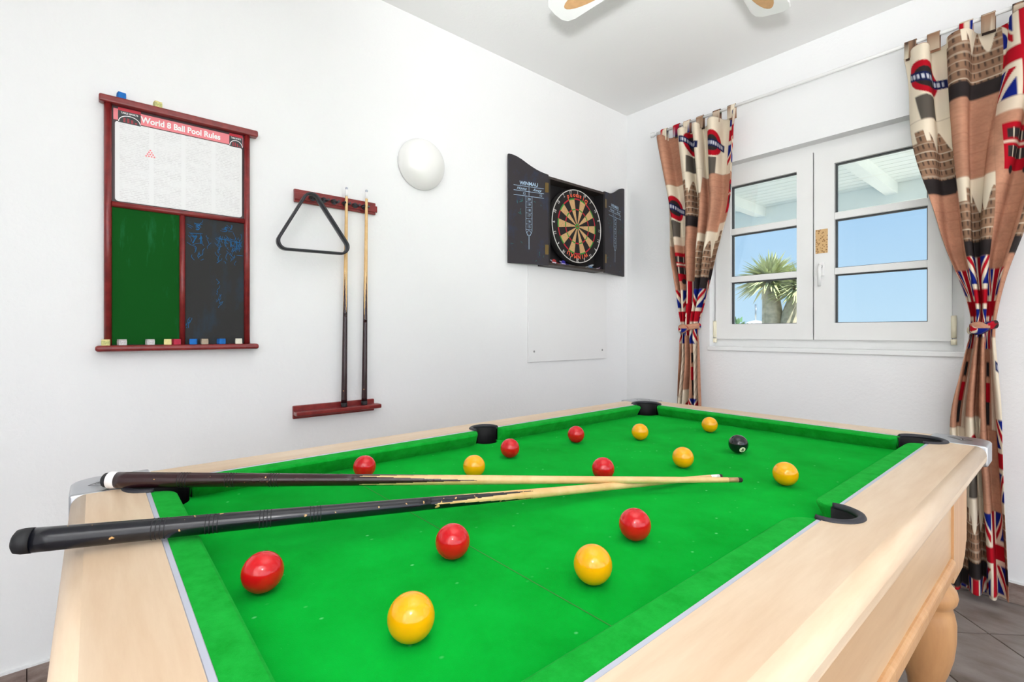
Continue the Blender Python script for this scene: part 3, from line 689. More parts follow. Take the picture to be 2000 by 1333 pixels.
# cue A: maroon butt with a white ring, lies over the other one
a_tip = onz(1450, 938, CAMZ-0.312); a_butt = onz(212, 938, CAMZ-0.2765)
rA, fnA, radA, LA = make_cue('pool_cue', 'pool cue with maroon butt and white ring lying across the table on top', a_butt, a_tip, 0.0150, 0.0052, 'butt_maroon', 0.36, 0.20, 0.022, 'copper', 0.62, (352, 444, 528))
MB().lathe([(0.0149, 0.002), (0.0154, 0.0025), (0.0154, 0.015), (0.0149, 0.016)], fnA, 40, cap=True).build('white_ring', 'posterwhite', rA)
MB().lathe([(0, -0.010), (0.009, -0.009), (0.0125, -0.006), (0.0138, 0.0), (0.0138, 0.002)], fnA, 32).build('bumper', 'rubber', rA)
# cue B: black butt sticking out over the table edge
b_tip = onz(1410, 930.5, ZB+0.0052); r0 = onz(235, 1040, ZR+0.0200)
dB = (r0-b_tip); s_ = 1.0
lo, hi = 0.0, 0.6
for _ in range(40):
    mid = (lo+hi)/2
    if pxof(r0+dB*mid) > 34: lo = mid
    else: hi = mid
b_butt = r0+dB*lo
rB, fnB, radB, LB = make_cue('pool_cue', 'pool cue with chipped black butt sticking out over the table edge', b_butt, b_tip, 0.0158, 0.0050, 'butt_black', 0.44, 0.17, 0.026, True, 0.12, (298, 402, 507, 605))
MB().lathe([(0.0, -0.004), (0.010, -0.004), (0.0145, -0.001), (0.0160, 0.006), (0.0160, 0.0155)], fnB, 40).build('bumper', 'rubber', rB)

# ================================================================ scoreboard on the left wall
bd = thing('scoreboard', 'mahogany framed pool scoreboard with rules poster and chalkboards', 'scoreboard', (XL, 0.242, 1.04))
WAf = frame((XL, 0, 0), (0, 1, 0), (0, 0, 1))       # u = world Y, v = height, h = off the wall
def abox(u0, u1, v0, v1, h0, h1, m=None): return (m or MB()).box((XL+h0, u0, v0), (XL+h1, u1, v1))
abox(0.034, 0.450, 1.055, 1.852, 0.002, 0.012).build('backing', 'posterdark', bd)
abox(0.040, 0.236, 1.060, 1.513, 0.012, 0.016).build('green_board', 'greenboard', bd)
bb = abox(0.242, 0.440, 1.060, 1.513, 0.012, 0.016).build('chalkboard', 'blackboard', bd)
for yy in (0.036, 0.444): MB().tube([WAf(yy, 1.058, 0.018), WAf(yy, 1.853, 0.018)], 0.0105, 14).build('post', 'mahogany', bd)
MB().tube([WAf(0.046, 1.522, 0.0175), WAf(0.434, 1.522, 0.0175)], 0.0095, 14).build('crossbar', 'mahogany', bd)
MB().tube([WAf(0.239, 1.058, 0.0175), WAf(0.239, 1.513, 0.0175)], 0.0090, 14).build('divider', 'mahogany', bd)
abox(0.013, 0.480, 1.848, 1.872, 0.001, 0.036).build('top_shelf', 'mahogany', bd, bevel=0.006, seg=3)
abox(0.004, 0.480, 1.038, 1.058, 0.001, 0.050).build('tray', 'mahogany', bd, bevel=0.0085, seg=4)
ps = MB().prism(rrect(0.054, 0.428, 1.535, 1.800, 0.010), WAf, 0.012, 0.0145).build('rules_poster', 'poster', bd)
bn = abox(0.050, 0.432, 1.803, 1.840, 0.012, 0.0143).build('banner', 'pink', bd)
m = MB(); add_text(m, 'World 8 Ball Pool Rules', 0.0285, WAf, 0.240, 1.8205, 0.0148, sx_=0.84, bold=0.03); m.build('lettering', 'posterwhite', bn, merge=False)
for yc in (0.092, 0.408):
    lw = 0.030 if yc < 0.2 else 0.022
    lg = abox(yc-lw, yc+lw, 1.797, 1.836, 0.0144, 0.0152).build('emblem', 'gasket', bd)
    abox(yc-lw, yc+lw, 1.836, 1.846, 0.0144, 0.0153).build('emblem_bar', 'posterred', lg)
    m = MB(); add_text(m, 'TABLE SPORTS', 0.0082, WAf, yc, 1.8295, 0.0156, sx_=0.85*lw/0.03, bold=0.02)
    pa = [(yc+lw*0.95*math.cos(a), 1.800+0.022*math.sin(a)) for a in [PI*i/14 for i in range(15)]]
    for i in range(14): strip2(m, WAf, pa[i], pa[i+1], 0.0022, 0.0156)
    m.build('emblem_print', 'posterwhite', lg, merge=False)
    m = MB()
    for i in range(5):
        for j in range(4-i//2): strip2(m, WAf, (yc-lw*0.55+j*lw*0.34, 1.801+i*0.003), (yc-lw*0.55+j*lw*0.34+lw*0.2, 1.801+i*0.003), 0.0015, 0.0155)
    m.build('emblem_dots', 'posterred', lg, merge=False)
m = MB()
for r in range(4):
    for j in range(r+1):
        u, v_ = 0.148+(j-r/2)*0.0075, 1.722-r*0.0068
        m.prism([(u+0.0028*math.cos(a), v_+0.0028*math.sin(a)) for a in [2*PI*i/8 for i in range(8)]], WAf, 0.0146, 0.0149)
m.build('rack_diagram', 'pink', ps, merge=False)
# blue chalk scrawl on the black chalkboard
m = MB(); sr = random.Random(3)
def scrawl(u0, u1, v0, v1, n, wd=0.0016, vert=0.5):
    for q in range(n):
        u, v_ = sr.uniform(u0, u1), sr.uniform(v0, v1); a = sr.gauss(PI/2, 0.35) if sr.random() < vert else sr.uniform(0, PI)
        L = sr.uniform(0.008, 0.03); pts = [(u+math.cos(a)*L*t_+0.003*math.sin(5*t_+q), v_+math.sin(a)*L*t_) for t_ in (0, 0.33, 0.66, 1)]
        for i in range(3):
            if v0-0.02 < pts[i+1][1] < 1.508 and 0.25 < pts[i+1][0] < 0.433: strip2(m, WAf, pts[i], pts[i+1], wd, 0.0164)
scrawl(0.352, 0.425, 1.40, 1.45, 44, 0.0013, 0.8); scrawl(0.37, 0.41, 1.35, 1.40, 12, 0.0013, 0.8); scrawl(0.345, 0.356, 1.19, 1.43, 22, 0.0013, 0.95); scrawl(0.26, 0.32, 1.40, 1.45, 13, 0.0012); scrawl(0.268, 0.30, 1.34, 1.40, 8)
scrawl(0.262, 0.30, 1.468, 1.49, 7, 0.0012); scrawl(0.36, 0.40, 1.472, 1.49, 7, 0.0012); scrawl(0.248, 0.262, 1.115, 1.14, 9, 0.0014)
for a, c in (((0.262, 1.455), (0.30, 1.457)), ((0.35, 1.448), (0.425, 1.438)), ((0.275, 1.49), (0.30, 1.492))): strip2(m, WAf, a, c, 0.0022, 0.0164)
add_text(m, '5', 0.028, WAf, 0.285, 1.477, 0.0164, shear=0.2); add_text(m, '5', 0.028, WAf, 0.372, 1.482, 0.0164, shear=0.2); add_text(m, '71', 0.04, WAf, 0.285, 1.432, 0.0164); add_text(m, '11', 0.036, WAf, 0.40, 1.43, 0.0164)
sc_ = m.build('chalk_scrawl', 'chalkblue', bb, merge=False); sc_['kind'] = 'stuff'
m = MB(); sr = random.Random(5)
# chalk cubes
def chalk(Y, z, col, name_c, label, h=0.034, s=0.0205, rot=0.2, worn=0.4):
    mt = 'chalk_'+name_c
    if mt not in M: M[mt] = plain('cube_'+name_c, col, 0.9, var=0.12, vscale=80)
    base_ = Vector((XL+h, Y, z+0.0003)); c_, s__ = math.cos(rot), math.sin(rot); g = s/2
    n = 9; P = []
    # cube with a worn hollow on its top face
    m_ = MB(); top = []
    fn = lambda u, v, hh: base_+Vector((u*c_-v*s__, u*s__+v*c_, hh))
    for i in range(n):
        top.append([fn(-g+s*i/(n-1), -g+s*j/(n-1), s*0.95-worn*0.006*max(0, 1-((i-4)**2+(j-4)**2)/14)) for j in range(n)])
    m_.grid(top); m_.add([fn(*p, 0) for p in ((-g, -g), (g, -g), (g, g), (-g, g))], [(0, 3, 2, 1)])
    for sa in range(4):
        e = [top[0][j] for j in range(n)] if sa == 0 else [top[i][n-1] for i in range(n)] if sa == 1 else [top[n-1][j] for j in range(n-1, -1, -1)] if sa == 2 else [top[i][0] for i in range(n-1, -1, -1)]
        lo_ = [Vector((p.x, p.y, base_.z)) for p in e]; m_.grid([lo_, e], smooth=False)
    o = m_.build('chalk_cube', mt, base=base_, merge=True); tag(o, label, 'chalk', 'chalk cubes on the scoreboard')
    w_ = MB(); th_ = 0.0004
    for sgn in (-1, 1):
        w_.box(Vector((-g-th_, sgn*(g+th_/2)-th_/2, s*0.08)), Vector((g+th_, sgn*(g+th_/2)+th_/2, s*0.72))); w_.box(Vector((sgn*(g+th_/2)-th_/2, -g, s*0.08)), Vector((sgn*(g+th_/2)+th_/2, g, s*0.72)))
    w_.v = [tuple(fn(*p)) for p in w_.v]
    w_.build('paper_wrap', mt+'_wrap' if mt+'_wrap' in M else mt, o, base=base_, merge=False)
ZT, ZS = 1.058, 1.872
BL, CRM, GRY, RED, TAN, WHT = srgb(30, 110, 190), srgb(226, 214, 150), srgb(190, 186, 184), srgb(190, 50, 76), srgb(176, 160, 140), srgb(226, 222, 205)
M['chalk_cream_wrap'] = plain('wrap_olive', srgb(196, 196, 130), 0.7, var=0.3, vscale=200); M['chalk_grey_wrap'] = plain('wrap_white', srgb(206, 202, 204), 0.7, var=0.25, vscale=200)
chalk(onX(237, 192, XL+0.02).y, ZS, BL, 'blue', 'blue chalk cube on top of the scoreboard', h=0.019)
chalk(onX(308, 206, XL+0.02).y, ZS, CRM, 'cream', 'yellow chalk cube on top of the scoreboard', h=0.019)
for px, col, nm, lab in ((207, CRM, 'cream', 'cream chalk cube at the left end of the scoreboard tray'), (238, GRY, 'grey', 'pale grey chalk cube, second from left on the tray'), (293, GRY, 'grey', 'pale grey chalk cube alone under the middle of the green board'),
   (328, CRM, 'ivory', 'ivory chalk cube on the tray touching the red one'), (344, RED, 'red', 'dark red chalk cube on the scoreboard tray'), (378, BL, 'blue', 'blue chalk cube on the tray beside the divider'),
   (399, TAN, 'tan', 'tan chalk cube on the tray between two blue ones'), (432, BL, 'blue', 'blue chalk cube on the right half of the tray'), (466, WHT, 'white', 'white chalk cube at the right end of the scoreboard tray')):
    chalk(onX(px, 668, XL+0.03).y, ZT, col, nm, lab, h=0.030, rot=random.uniform(-0.3, 0.3))

# ================================================================ cue rack
rk = thing('cue_rack', 'mahogany wall cue rack with black clips and lower shelf', 'cue rack', (XL, 0.79, 0.74))
abox(0.617, 0.967, 1.630, 1.683, 0.001, 0.014).build('upper_board', 'mahogany', rk, bevel=0.003)
abox(0.617, 0.972, 1.640, 1.668, 0.0141, 0.020).build('upper_rib', 'mahogany', rk, bevel=0.002)
abox(0.613, 0.960, 0.750, 0.803, 0.001, 0.014).build('lower_board', 'mahogany', rk, bevel=0.003)
abox(0.613, 0.975, 0.765, 0.783, 0.0141, 0.058).build('lower_shelf', 'mahogany', rk, bevel=0.004)
for px in (612, 634, 654, 676, 695, 713):
    u = onX(px, 385, XL+0.03).y
    cl = MB()
    for sgn in (-1, 1): cl.tube([WAf(u+sgn*0.003, 1.654, 0.0201), WAf(u+sgn*0.013, 1.654, 0.026), WAf(u+sgn*0.0145, 1.654, 0.036), WAf(u+sgn*0.010, 1.654, 0.048)], 0.0048, 8)
    cl.prism([(u+0.012*math.cos(a), 1.654+0.012*math.sin(a)) for a in [2*PI*i/14 for i in range(14)]], WAf, 0.0200, 0.024)
    cl.build('clip', 'black', rk, merge=False)
sh = 0.783
def wall_cue(px_t, py_t, px_b, lab, h, roll, frac, spl):
    t = onX(px_t, py_t, XL+0.036); u_b = onX(px_b, 795, XL+0.037).y
    r, fn, rd, L = make_cue('pool_cue', lab, (XL+0.037, u_b, sh+0.0025), (t.x, t.y, t.z), 0.0125, 0.0055, 'butt_maroon', frac, spl, 0.030, True, roll)
    MB().lathe([(0, -0.002), (0.012, -0.002), (0.0129, 0.0), (0.0129, 0.0155)], fn, 28).build('bumper', 'rubber', r)
wall_cue(677, 366, 672, 'short pool cue standing in the wall rack, next to the triangle', 0.03, 0.55, 0.42, 0.20)
wall_cue(716, 371, 711.5, 'short pool cue standing at the right end of the wall rack', 0.03, 0.1, 0.39, 0.23)
# triangle hanging on the rack
tx = XL+0.072
cs = [Vector((0, *onX(606, 366, tx).yz)), Vector((0, *onX(531, 485, tx).yz)), Vector((0, *onX(690, 498, tx).yz))]
top, ll, rl = [Vector((c.y, c.z)) for c in cs]
path = []
for i, (pv, p, nx) in enumerate(((rl, top, ll), (top, ll, rl), (ll, rl, top))):
    d0, d1 = (pv-p).normalized(), (nx-p).normalized(); half = math.acos(d0.dot(d1))/2; r = 0.030; dist = r/math.tan(half); bis = (d0+d1).normalized(); cc = p+bis*(r/math.sin(half))
    s0 = p+d0*dist-cc; a0 = math.atan2(s0.y, s0.x); s1 = p+d1*dist-cc; a1 = math.atan2(s1.y, s1.x); da = (a1-a0+PI) % (2*PI)-PI
    for q in range(11): a = a0+da*q/10; path.append((cc.x+r*math.cos(a), cc.y+r*math.sin(a)))
P = []
npt = len(path)
for i, (u, v_) in enumerate(path):
    a, c = Vector(path[i-1]), Vector(path[(i+1) % npt]); d = (c-a).normalized(); n_ = Vector((-d.y, d.x))
    P.append([Vector((tx+h, u+n_.x*o_, v_+n_.y*o_)) for h, o_ in ((-0.016, -0.0035), (-0.016, 0.0035), (-0.004, 0.0050), (0.016, 0.0045), (0.018, 0.0015), (0.018, -0.0015), (0.016, -0.0045), (-0.004, -0.0050))])
cen = sum((Vector(p) for p in path), Vector((0, 0)))/npt
tag(MB().grid(P, closed_u=True, closed_v=True).build('ball_triangle', 'black', base=(tx, cen.x, ll.y)), 'black plastic ball triangle hanging from the cue rack', 'ball triangle')

# ================================================================ wall lamp
sn = thing('wall_lamp', 'round white opal glass wall lamp on the left wall', 'lamp', (XL, 1.195, 1.92))
lc = Vector((XL, 1.201, 1.909))
lf = lambda x, y, h: lc+Vector((h, x, y))
MB().lathe([(0.055, 0.0005), (0.060, 0.004), (0.060, 0.02), (0, 0.02)], lf, 36, cap=False).build('backplate', 'white', sn)
prof = [(0.1215*math.sin(t), 0.010+0.088*math.cos(t)) for t in [PI/2*i/16 for i in range(17)]]+[(0.1200, 0.004), (0.112, 0.003), (0.108, 0.012)]
shd = MB().lathe(prof, lf, 56, cap=False).build('shade', 'opal', sn)
# ================================================================ dartboard cabinet
HX = 0.090                                           # cabinet depth off the wall
cb = thing('dart_cabinet', 'open black dartboard cabinet with two chalk scoring doors', 'dart cabinet', (XL, 2.237, 1.488))
y0, y1, z0, z1 = 1.984, 2.490, 1.489, 1.998
abox(y0, y1, z0, z1, 0.001, 0.010).build('back', 'cabinet', cb)
abox(y0, y1, z1-0.014, z1, 0.010, HX).build('top', 'cabedge', cb); abox(y0, y1, z0, z0+0.014, 0.010, HX).build('bottom', 'cabedge', cb)
abox(y0, y0+0.014, z0+0.014, z1-0.014, 0.010, HX).build('side', 'cabinet', cb); abox(y1-0.014, y1, z0+0.014, z1-0.014, 0.010, HX).build('side', 'cabinet', cb)
def door(hy, fy, fx_off, flip):
    hinge = Vector((XL+HX+0.001, hy, 0)); free = Vector((XL+fx_off, fy, 0)); ex = (free-hinge); W_ = ex.length; ex.normalize()
    if not flip: ex2 = -ex; org = free       # left door: u runs from the free edge to the hinge
    else: ex2 = ex; org = hinge
    fn = frame(org, ex2, (0, 0, 1))
    pts = [(0, 2.089), (0.02, 2.089), (0.05, 2.082), (0.08, 2.070), (0.11, 2.054), (0.14, 2.039), (0.17, 2.026), (0.20, 2.016), (0.23, 2.009), (W_, 2.005)]
    if flip: pts = [(W_-u, v_) for u, v_ in pts][::-1]
    poly = [(0, 1.486), (W_, 1.486)]+[p for p in pts][::-1]
    d_ = MB().prism(poly, fn, -0.014, 0.0).build('door', 'dartdoor', cb)
    m = MB(); uc = W_*0.50
    add_text(m, 'WINMAU', 0.029, fn, uc, 1.936, 0.0006, bold=0.015, sx_=0.95)
    for v_ in (1.921, 1.893, 1.867): strip2(m, fn, (uc-0.095, v_), (uc+0.095, v_-0.001), 0.0022, 0.0006)
    strip2(m, fn, (uc, 1.921), (uc, 1.867), 0.002, 0.0006)
    add_text(m, 'Home', 0.024, fn, uc-0.047, 1.906, 0.0006, shear=0.45); add_text(m, 'Away', 0.024, fn, uc+0.05, 1.906, 0.0006, shear=0.45)
    add_text(m, '12', 0.018, fn, uc-0.03, 1.879, 0.0006); add_text(m, '12', 0.018, fn, uc+0.075, 1.879, 0.0006)
    for du in (-0.019, 0.019): strip2(m, fn, (uc+du, 1.867), (uc+du, 1.672), 0.002, 0.0006)
    for i, tx_ in enumerate(('20', '19', '18', '17', '16', '15')):
        v_ = 1.850-i*0.031; add_text(m, tx_, 0.021, fn, uc, v_, 0.0006); strip2(m, fn, (uc-0.019, v_-0.0155), (uc+0.019, v_-0.0155), 0.0014, 0.0006)
    ring = [(uc+0.013*math.cos(2*PI*i/14), 1.660+0.013*math.sin(2*PI*i/14)) for i in range(15)]
    for i in range(14): strip2(m, fn, ring[i], ring[i+1], 0.002, 0.0006)
    strip2(m, fn, (uc-0.019, 1.672), (uc-0.008, 1.645), 0.002, 0.0006); strip2(m, fn, (uc+0.019, 1.672), (uc+0.008, 1.645), 0.002, 0.0006); strip2(m, fn, (uc, 1.645), (uc, 1.568), 0.003, 0.0006)
    m.build('score_print', 'print', d_, merge=False)
    m = MB(); sr_ = random.Random(11 if flip else 4)
    for q in range(26):
        u, v_ = sr_.uniform(0.02, W_-0.03), sr_.choice((sr_.uniform(1.76, 1.85), sr_.uniform(1.50, 1.62))); a = sr_.uniform(0, PI); L = sr_.uniform(0.008, 0.022)
        if abs(u-uc) > 0.03: strip2(m, fn, (u, v_), (u+L*math.cos(a), v_+L*math.sin(a)), 0.002, 0.0005)
    m.build('chalk_marks', 'printgreen', d_, merge=False)['kind'] = 'stuff'
    for hz in (1.575, 1.93):
        uu = W_-0.012 if not flip else 0.012
        MB().prism(rrect(uu-0.011, uu+0.011, hz-0.028, hz+0.028, 0.003, 2), fn, 0.0002, 0.0016).build('hinge', 'brass', d_)
    return d_
door(1.984, 1.742, 0.022, False); door(2.490, 2.785, 0.024, True)
# the dartboard hangs upside down inside
dbr = 0.2255
db = thing('dartboard', 'round bristle dartboard hung upside down inside the black cabinet', 'dartboard', (XL+0.045, 2.238, 1.745))
fd0 = frame((XL, 2.238, 1.745), (0, -1, 0), (0, 0, -1))     # turned by 180 degrees: the 20 is at the bottom
fd = lambda u, v, h=0: fd0(u, v, h)
FH = HX-0.008
dn = lambda x, y, h: fd(x, y, h)
MB().lathe([(dbr-0.004, 0.040), (dbr, 0.045), (dbr, FH-0.003), (dbr-0.003, FH-0.001), (0, FH-0.001)], dn, 64, cap=True).build('body', 'd_black', db)
NUM = [20, 1, 18, 4, 13, 6, 10, 15, 2, 17, 3, 19, 7, 16, 8, 11, 14, 9, 12, 5]
for i in range(20):
    a0, a1 = PI/2-(i-0.5)*PI/10, PI/2-(i+0.5)*PI/10
    for r0_, r1_, ca, cb_ in ((0.0159, 0.099, 'd_black', 'd_cream'), (0.099, 0.107, 'd_red', 'd_green'), (0.107, 0.162, 'd_black', 'd_cream'), (0.162, 0.170, 'd_red', 'd_green')):
        n = 4; pl = [(r0_*math.cos(a1+(a0-a1)*q/n), r0_*math.sin(a1+(a0-a1)*q/n)) for q in range(n, -1, -1)]+[(r1_*math.cos(a1+(a0-a1)*q/n), r1_*math.sin(a1+(a0-a1)*q/n)) for q in range(n+1)]
        MB().prism(pl[::1], dn, FH-0.001, FH).build('segment', ca if i % 2 == 0 else cb_, db)
MB().lathe([(0.0159, FH-0.001), (0.0159, FH+0.0002), (0.0064, FH+0.0002)], dn, 24, cap=False).build('outer_bull', 'd_green', db)
MB().lathe([(0.0064, FH-0.001), (0.0064, FH+0.0004), (0, FH+0.0004)], dn, 16, cap=False).build('bullseye', 'd_red', db)
nr_ = MB().tube([dn(0.219*math.cos(2*PI*i/64), 0.219*math.sin(2*PI*i/64), FH+0.002) for i in range(64)], 0.0026, 8, closed=True)
nr_ = nr_.build('number_ring', 'wire', db)
for i in range(20):
    a = PI/2-i*PI/10; m = MB(); add_text(m, str(NUM[i]), 0.028, dn, 0.204*math.cos(a), 0.204*math.sin(a), FH+0.0025, rot=a-PI/2, sx_=0.8, bold=0.01); m.build('numeral', 'wire', nr_, merge=False)
def arc_text(body, r, amid, step, size, inward, name):
    m = MB(); n = len(body)
    for i, ch in enumerate(body):
        a = amid+(-(i-(n-1)/2)*step if inward else (i-(n-1)/2)*step)
        add_text(m, ch, size, dn, r*math.cos(a), r*math.sin(a), FH+0.0006, rot=a-PI/2 if inward else a+PI/2, bold=0.03)
    m.build(name, 'd_text', db, merge=False)
arc_text('WINMAU', 0.183, PI/2, 0.172, 0.036, True, 'lettering'); arc_text('Diamond', 0.184, -PI/2, 0.150, 0.036, False, 'lettering')
# darts lying in the bottom of the cabinet
def dart(px, c1, c2, lab, dx):
    p = onX(px, 512 if px < 1120 else 522, XL+0.06); u = p.y; zb_ = z0+0.014
    for cc_, nm in ((c1, 'a'), (c2, 'b')):
        pass
    key = 'flight_'+lab.split()[0]
    if key not in M: M[key] = plain(key, c1, 0.4, var=0.1)
    if key+'2' not in M: M[key+'2'] = plain(key+'2', c2, 0.4, var=0.1)
    rt_ = thing('dart', lab, 'dart', (XL+0.060, u, zb_))
    hh = zb_+0.0132; xx = XL+0.060
    MB().tube([(xx, u+dx*0.085, zb_+0.0041), (xx, u+dx*0.03, zb_+0.0060)], 0.0034, 10).build('barrel', 'steel', rt_)
    MB().tube([(xx, u+dx*0.118, zb_+0.003), (xx, u+dx*0.085, zb_+0.0041)], [0.0006, 0.0012], 8).build('point', 'steel', rt_)
    MB().tube([(xx, u+dx*0.03, zb_+0.0060), (xx, u-dx*0.012, hh)], 0.0018, 8).build('stem', key+'2', rt_)
    for q in range(4):
        a = PI/4+q*PI/2; cy_, sz_ = math.cos(a), math.sin(a)
        pl = [(0.012, 0.001), (-0.022, 0.001), (-0.028, 0.017), (-0.012, 0.0185), (0.004, 0.012)]
        fnq = lambda t_, r, h: Vector((xx+r*cy_-h*sz_, u-dx*0.012+t_*dx, hh+r*sz_+h*cy_))
        MB().prism(pl, fnq, -0.0002, 0.0002).build('flight', key if q % 2 else key+'2', rt_)
dart(1086, srgb(200, 200, 215), srgb(190, 60, 60), 'white and red dart flight at the left in the cabinet bottom', 1)
dart(1104, srgb(180, 170, 215), srgb(60, 50, 160), 'violet and blue dart lying under the dartboard', 1)
dart(1149, srgb(60, 110, 160), srgb(200, 205, 210), 'teal dart lying under the right part of the dartboard', -1)
dart(1170, srgb(160, 80, 150), srgb(220, 200, 215), 'purple dart in the right corner of the cabinet', -1)
# flat white cover plate on the wall below
cv = thing('cover_plate', 'flat white electrical cover plate on the wall below the dart cabinet', 'cover plate', (XL, 2.25, 0.928))
abox(1.902, 2.607, 0.928, 1.486, 0.0005, 0.011).build('plate', 'platewhite', cv, bevel=0.001, seg=1)
for px, py in ((1042, 687), (1175, 684)):
    p = onX(px, py, XL+0.006); MB().lathe([(0.006, 0.0065), (0.006, 0.0085), (0.004, 0.0095), (0, 0.0096)], lambda x, y, h: Vector((XL+h+0.0045, p.y+x, p.z+y)), 12).build('screw', 'steel', cv)

# ================================================================ curtains
CYP = 2.770; ROD_Z = 2.388
rod = thing('curtain_rod', 'slim white curtain rod above the window', 'curtain rod', (-1.0, CYP, ROD_Z))
MB().tube([(-1.80, CYP, ROD_Z), (0.05, CYP, ROD_Z)], 0.008, 12).build('rod', 'white', rod)
for s_ in (-1, 1):
    xe = -1.80 if s_ < 0 else 0.05
    MB().lathe([(0.008, 0), (0.014, 0.004), (0.009, 0.012), (0.017, 0.026), (0.015, 0.042), (0, 0.052)], lambda x, y, h: Vector((xe+s_*h, CYP+x, ROD_Z+y)), 16).build('finial', 'white', rod)
    xb = -1.775 if s_ < 0 else 0.02
    MB().tube([(xb, CYP, ROD_Z-0.004), (xb, YF-0.001, ROD_Z-0.004)], 0.007, 10).build('bracket', 'white', rod)
    MB().lathe([(0.020, 0), (0.020, 0.004), (0.012, 0.007)], lambda x, y, h: Vector((xb+x, YF-0.0005-h, ROD_Z-0.004+y)), 16).build('bracket_plate', 'white', rod)

lin = lambda *c: np.array(srgb(*c)[:3])
CT, CTD, CCR, CRED, CNAVY, CDK, CSEP = lin(190, 138, 112), lin(160, 106, 84), lin(228, 214, 192), lin(176, 12, 32), lin(14, 32, 120), lin(46, 40, 40), lin(140, 108, 86)
def vnoise(u, v, s, seed):
    x, y = u*s+seed*17.3, v*s+seed*9.1; xi, yi = np.floor(x), np.floor(y); fx, fy = x-xi, y-yi
    h = lambda a, c: np.modf(np.abs(np.sin(a*127.1+c*311.7+seed*74.7)*43758.5453))[0]
    fx, fy = fx*fx*(3-2*fx), fy*fy*(3-2*fy)
    return (h(xi, yi)*(1-fx)+h(xi+1, yi)*fx)*(1-fy)+(h(xi, yi+1)*(1-fx)+h(xi+1, yi+1)*fx)*fy
PATCH_L = np.array([[0, 2, 4, 1, 5, 2, 3, 0], [2, 3, 0, 1, 0, 2, 1, 3], [2, 0, 3, 1, 5, 1, 0, 2], [1, 4, 3, 1, 0, 0, 2, 3]])
PATCH_R = np.array([[2, 3, 0, 1, 5, 2, 3, 1], [3, 0, 3, 1, 0, 2, 3, 1], [1, 4, 0, 1, 5, 0, 1, 3], [2, 3, 3, 0, 2, 1, 3, 0]])
def paint(u, v, seed):
    """u across the flat cloth, v down it, in metres -> linear RGB of the patchwork print"""
    CW, CH = 0.27, 0.33
    ci = np.floor(u/CW).astype(int); off = (ci % 2)*0.05; vv = v+off
    cj = np.floor(vv/CH).astype(int); a = u/CW-ci; b_ = vv/CH-cj       # 0..1 inside the cell
    kind = (PATCH_R if seed >= 5 else PATCH_L)[ci % 4, cj % 8]
    n1 = vnoise(u, v, 18, seed)[:, None]; n2 = vnoise(u, v*3, 90, seed+1)[:, None]
    col = CT*(0.82+0.28*n1)*(0.9+0.2*n2)
    def put(mask, c, f=1.0):
        nonlocal col
        mk_ = (np.asarray(mask, float)*f)[:, None]; col = col*(1-mk_)+c*mk_
    # kind 0: plain sandstone with faint courses
    k0 = kind == 0; put(k0 & (np.modf(b_*9)[0] < 0.12), CTD, 0.35)
    # kind 1: union flag
    k1 = kind == 1; x, y = a-0.5, b_-0.5; put(k1, CNAVY)
    d1, d2 = np.abs(x-y)*0.707, np.abs(x+y)*0.707
    put(k1 & (np.minimum(d1, d2) < 0.085), CCR); put(k1 & (np.minimum(np.abs(x-y-0.03), np.abs(x+y+0.03))*0.707 < 0.034), CRED)
    put(k1 & (np.minimum(np.abs(x), np.abs(y)) < 0.155), CCR); put(k1 & (np.minimum(np.abs(x), np.abs(y)) < 0.095), CRED)
    # kind 2: cream patch with the roundel sign on a dark post
    k2 = kind == 2; put(k2, CCR*1.0); xx, yy = (a-0.5)*CW, (b_-0.45)*CH; yr = yy-xx*0.35; r = np.hypot(xx, yr*0.95)
    put(k2 & (np.abs(xx+0.01) < 0.045) & (b_ > 0.68), CDK, 0.9); put(k2 & (r < 0.078), CDK); put(k2 & (r < 0.072) & (r > 0.044), CRED)
    put(k2 & (np.abs(r-0.074) < 0.004), CCR); put(k2 & (np.abs(yr) < 0.020) & (np.abs(xx) < 0.10), lin(22, 30, 74)); put(k2 & (np.abs(yr) < 0.010) & (np.abs(xx) < 0.085) & (np.modf(np.abs(xx)*70+0.3)[0] < 0.6), lin(214, 214, 224), 0.85)
    # kind 3: sepia palace and clock tower over a dark bank
    k3 = kind == 3; put(k3, CCR*(0.95+0.1*n1)); sky_ = 0.30+0.14*np.sin(a*19+seed)*(a > 0.35)-0.16*((a > 0.12) & (a < 0.28))
    bl_ = k3 & (b_ > sky_); put(bl_, CSEP*(0.85+0.5*n1)); put(bl_ & (np.modf(a*11)[0] < 0.32) & (np.modf(b_*9)[0] < 0.55), CDK, 0.75); put(bl_ & (np.modf(b_*9)[0] > 0.90), CCR, 0.6); put(k3 & (b_ > 0.80), CDK*(0.8+0.6*n1))
    # kind 4: red double-decker bus on sandstone
    k4 = kind == 4; bus = k4 & (a > 0.14) & (a < 0.86) & (b_ > 0.30) & (b_ < 0.84); put(bus, CRED); win_ = bus & (a > 0.2) & (a < 0.8) & (((b_ > 0.37) & (b_ < 0.48)) | ((b_ > 0.57) & (b_ < 0.70)))
    put(win_, CDK*1.2); put(win_ & (np.modf(a*7)[0] < 0.14), CCR, 0.8); put(bus & (b_ > 0.51) & (b_ < 0.535), CCR, 0.9)
    for wx in (0.3, 0.7): put(k4 & (np.hypot((a-wx)*CW, (b_-0.84)*CH) < 0.017), CDK)
    put(k4 & (b_ < 0.16), CCR, 0.85)
    # kind 5: guardsman: red tunic, dark busby and trousers on cream and sandstone
    k5 = kind == 5; put(k5 & (a > 0.55), CCR, 0.9); g = np.abs(a-0.36)*CW
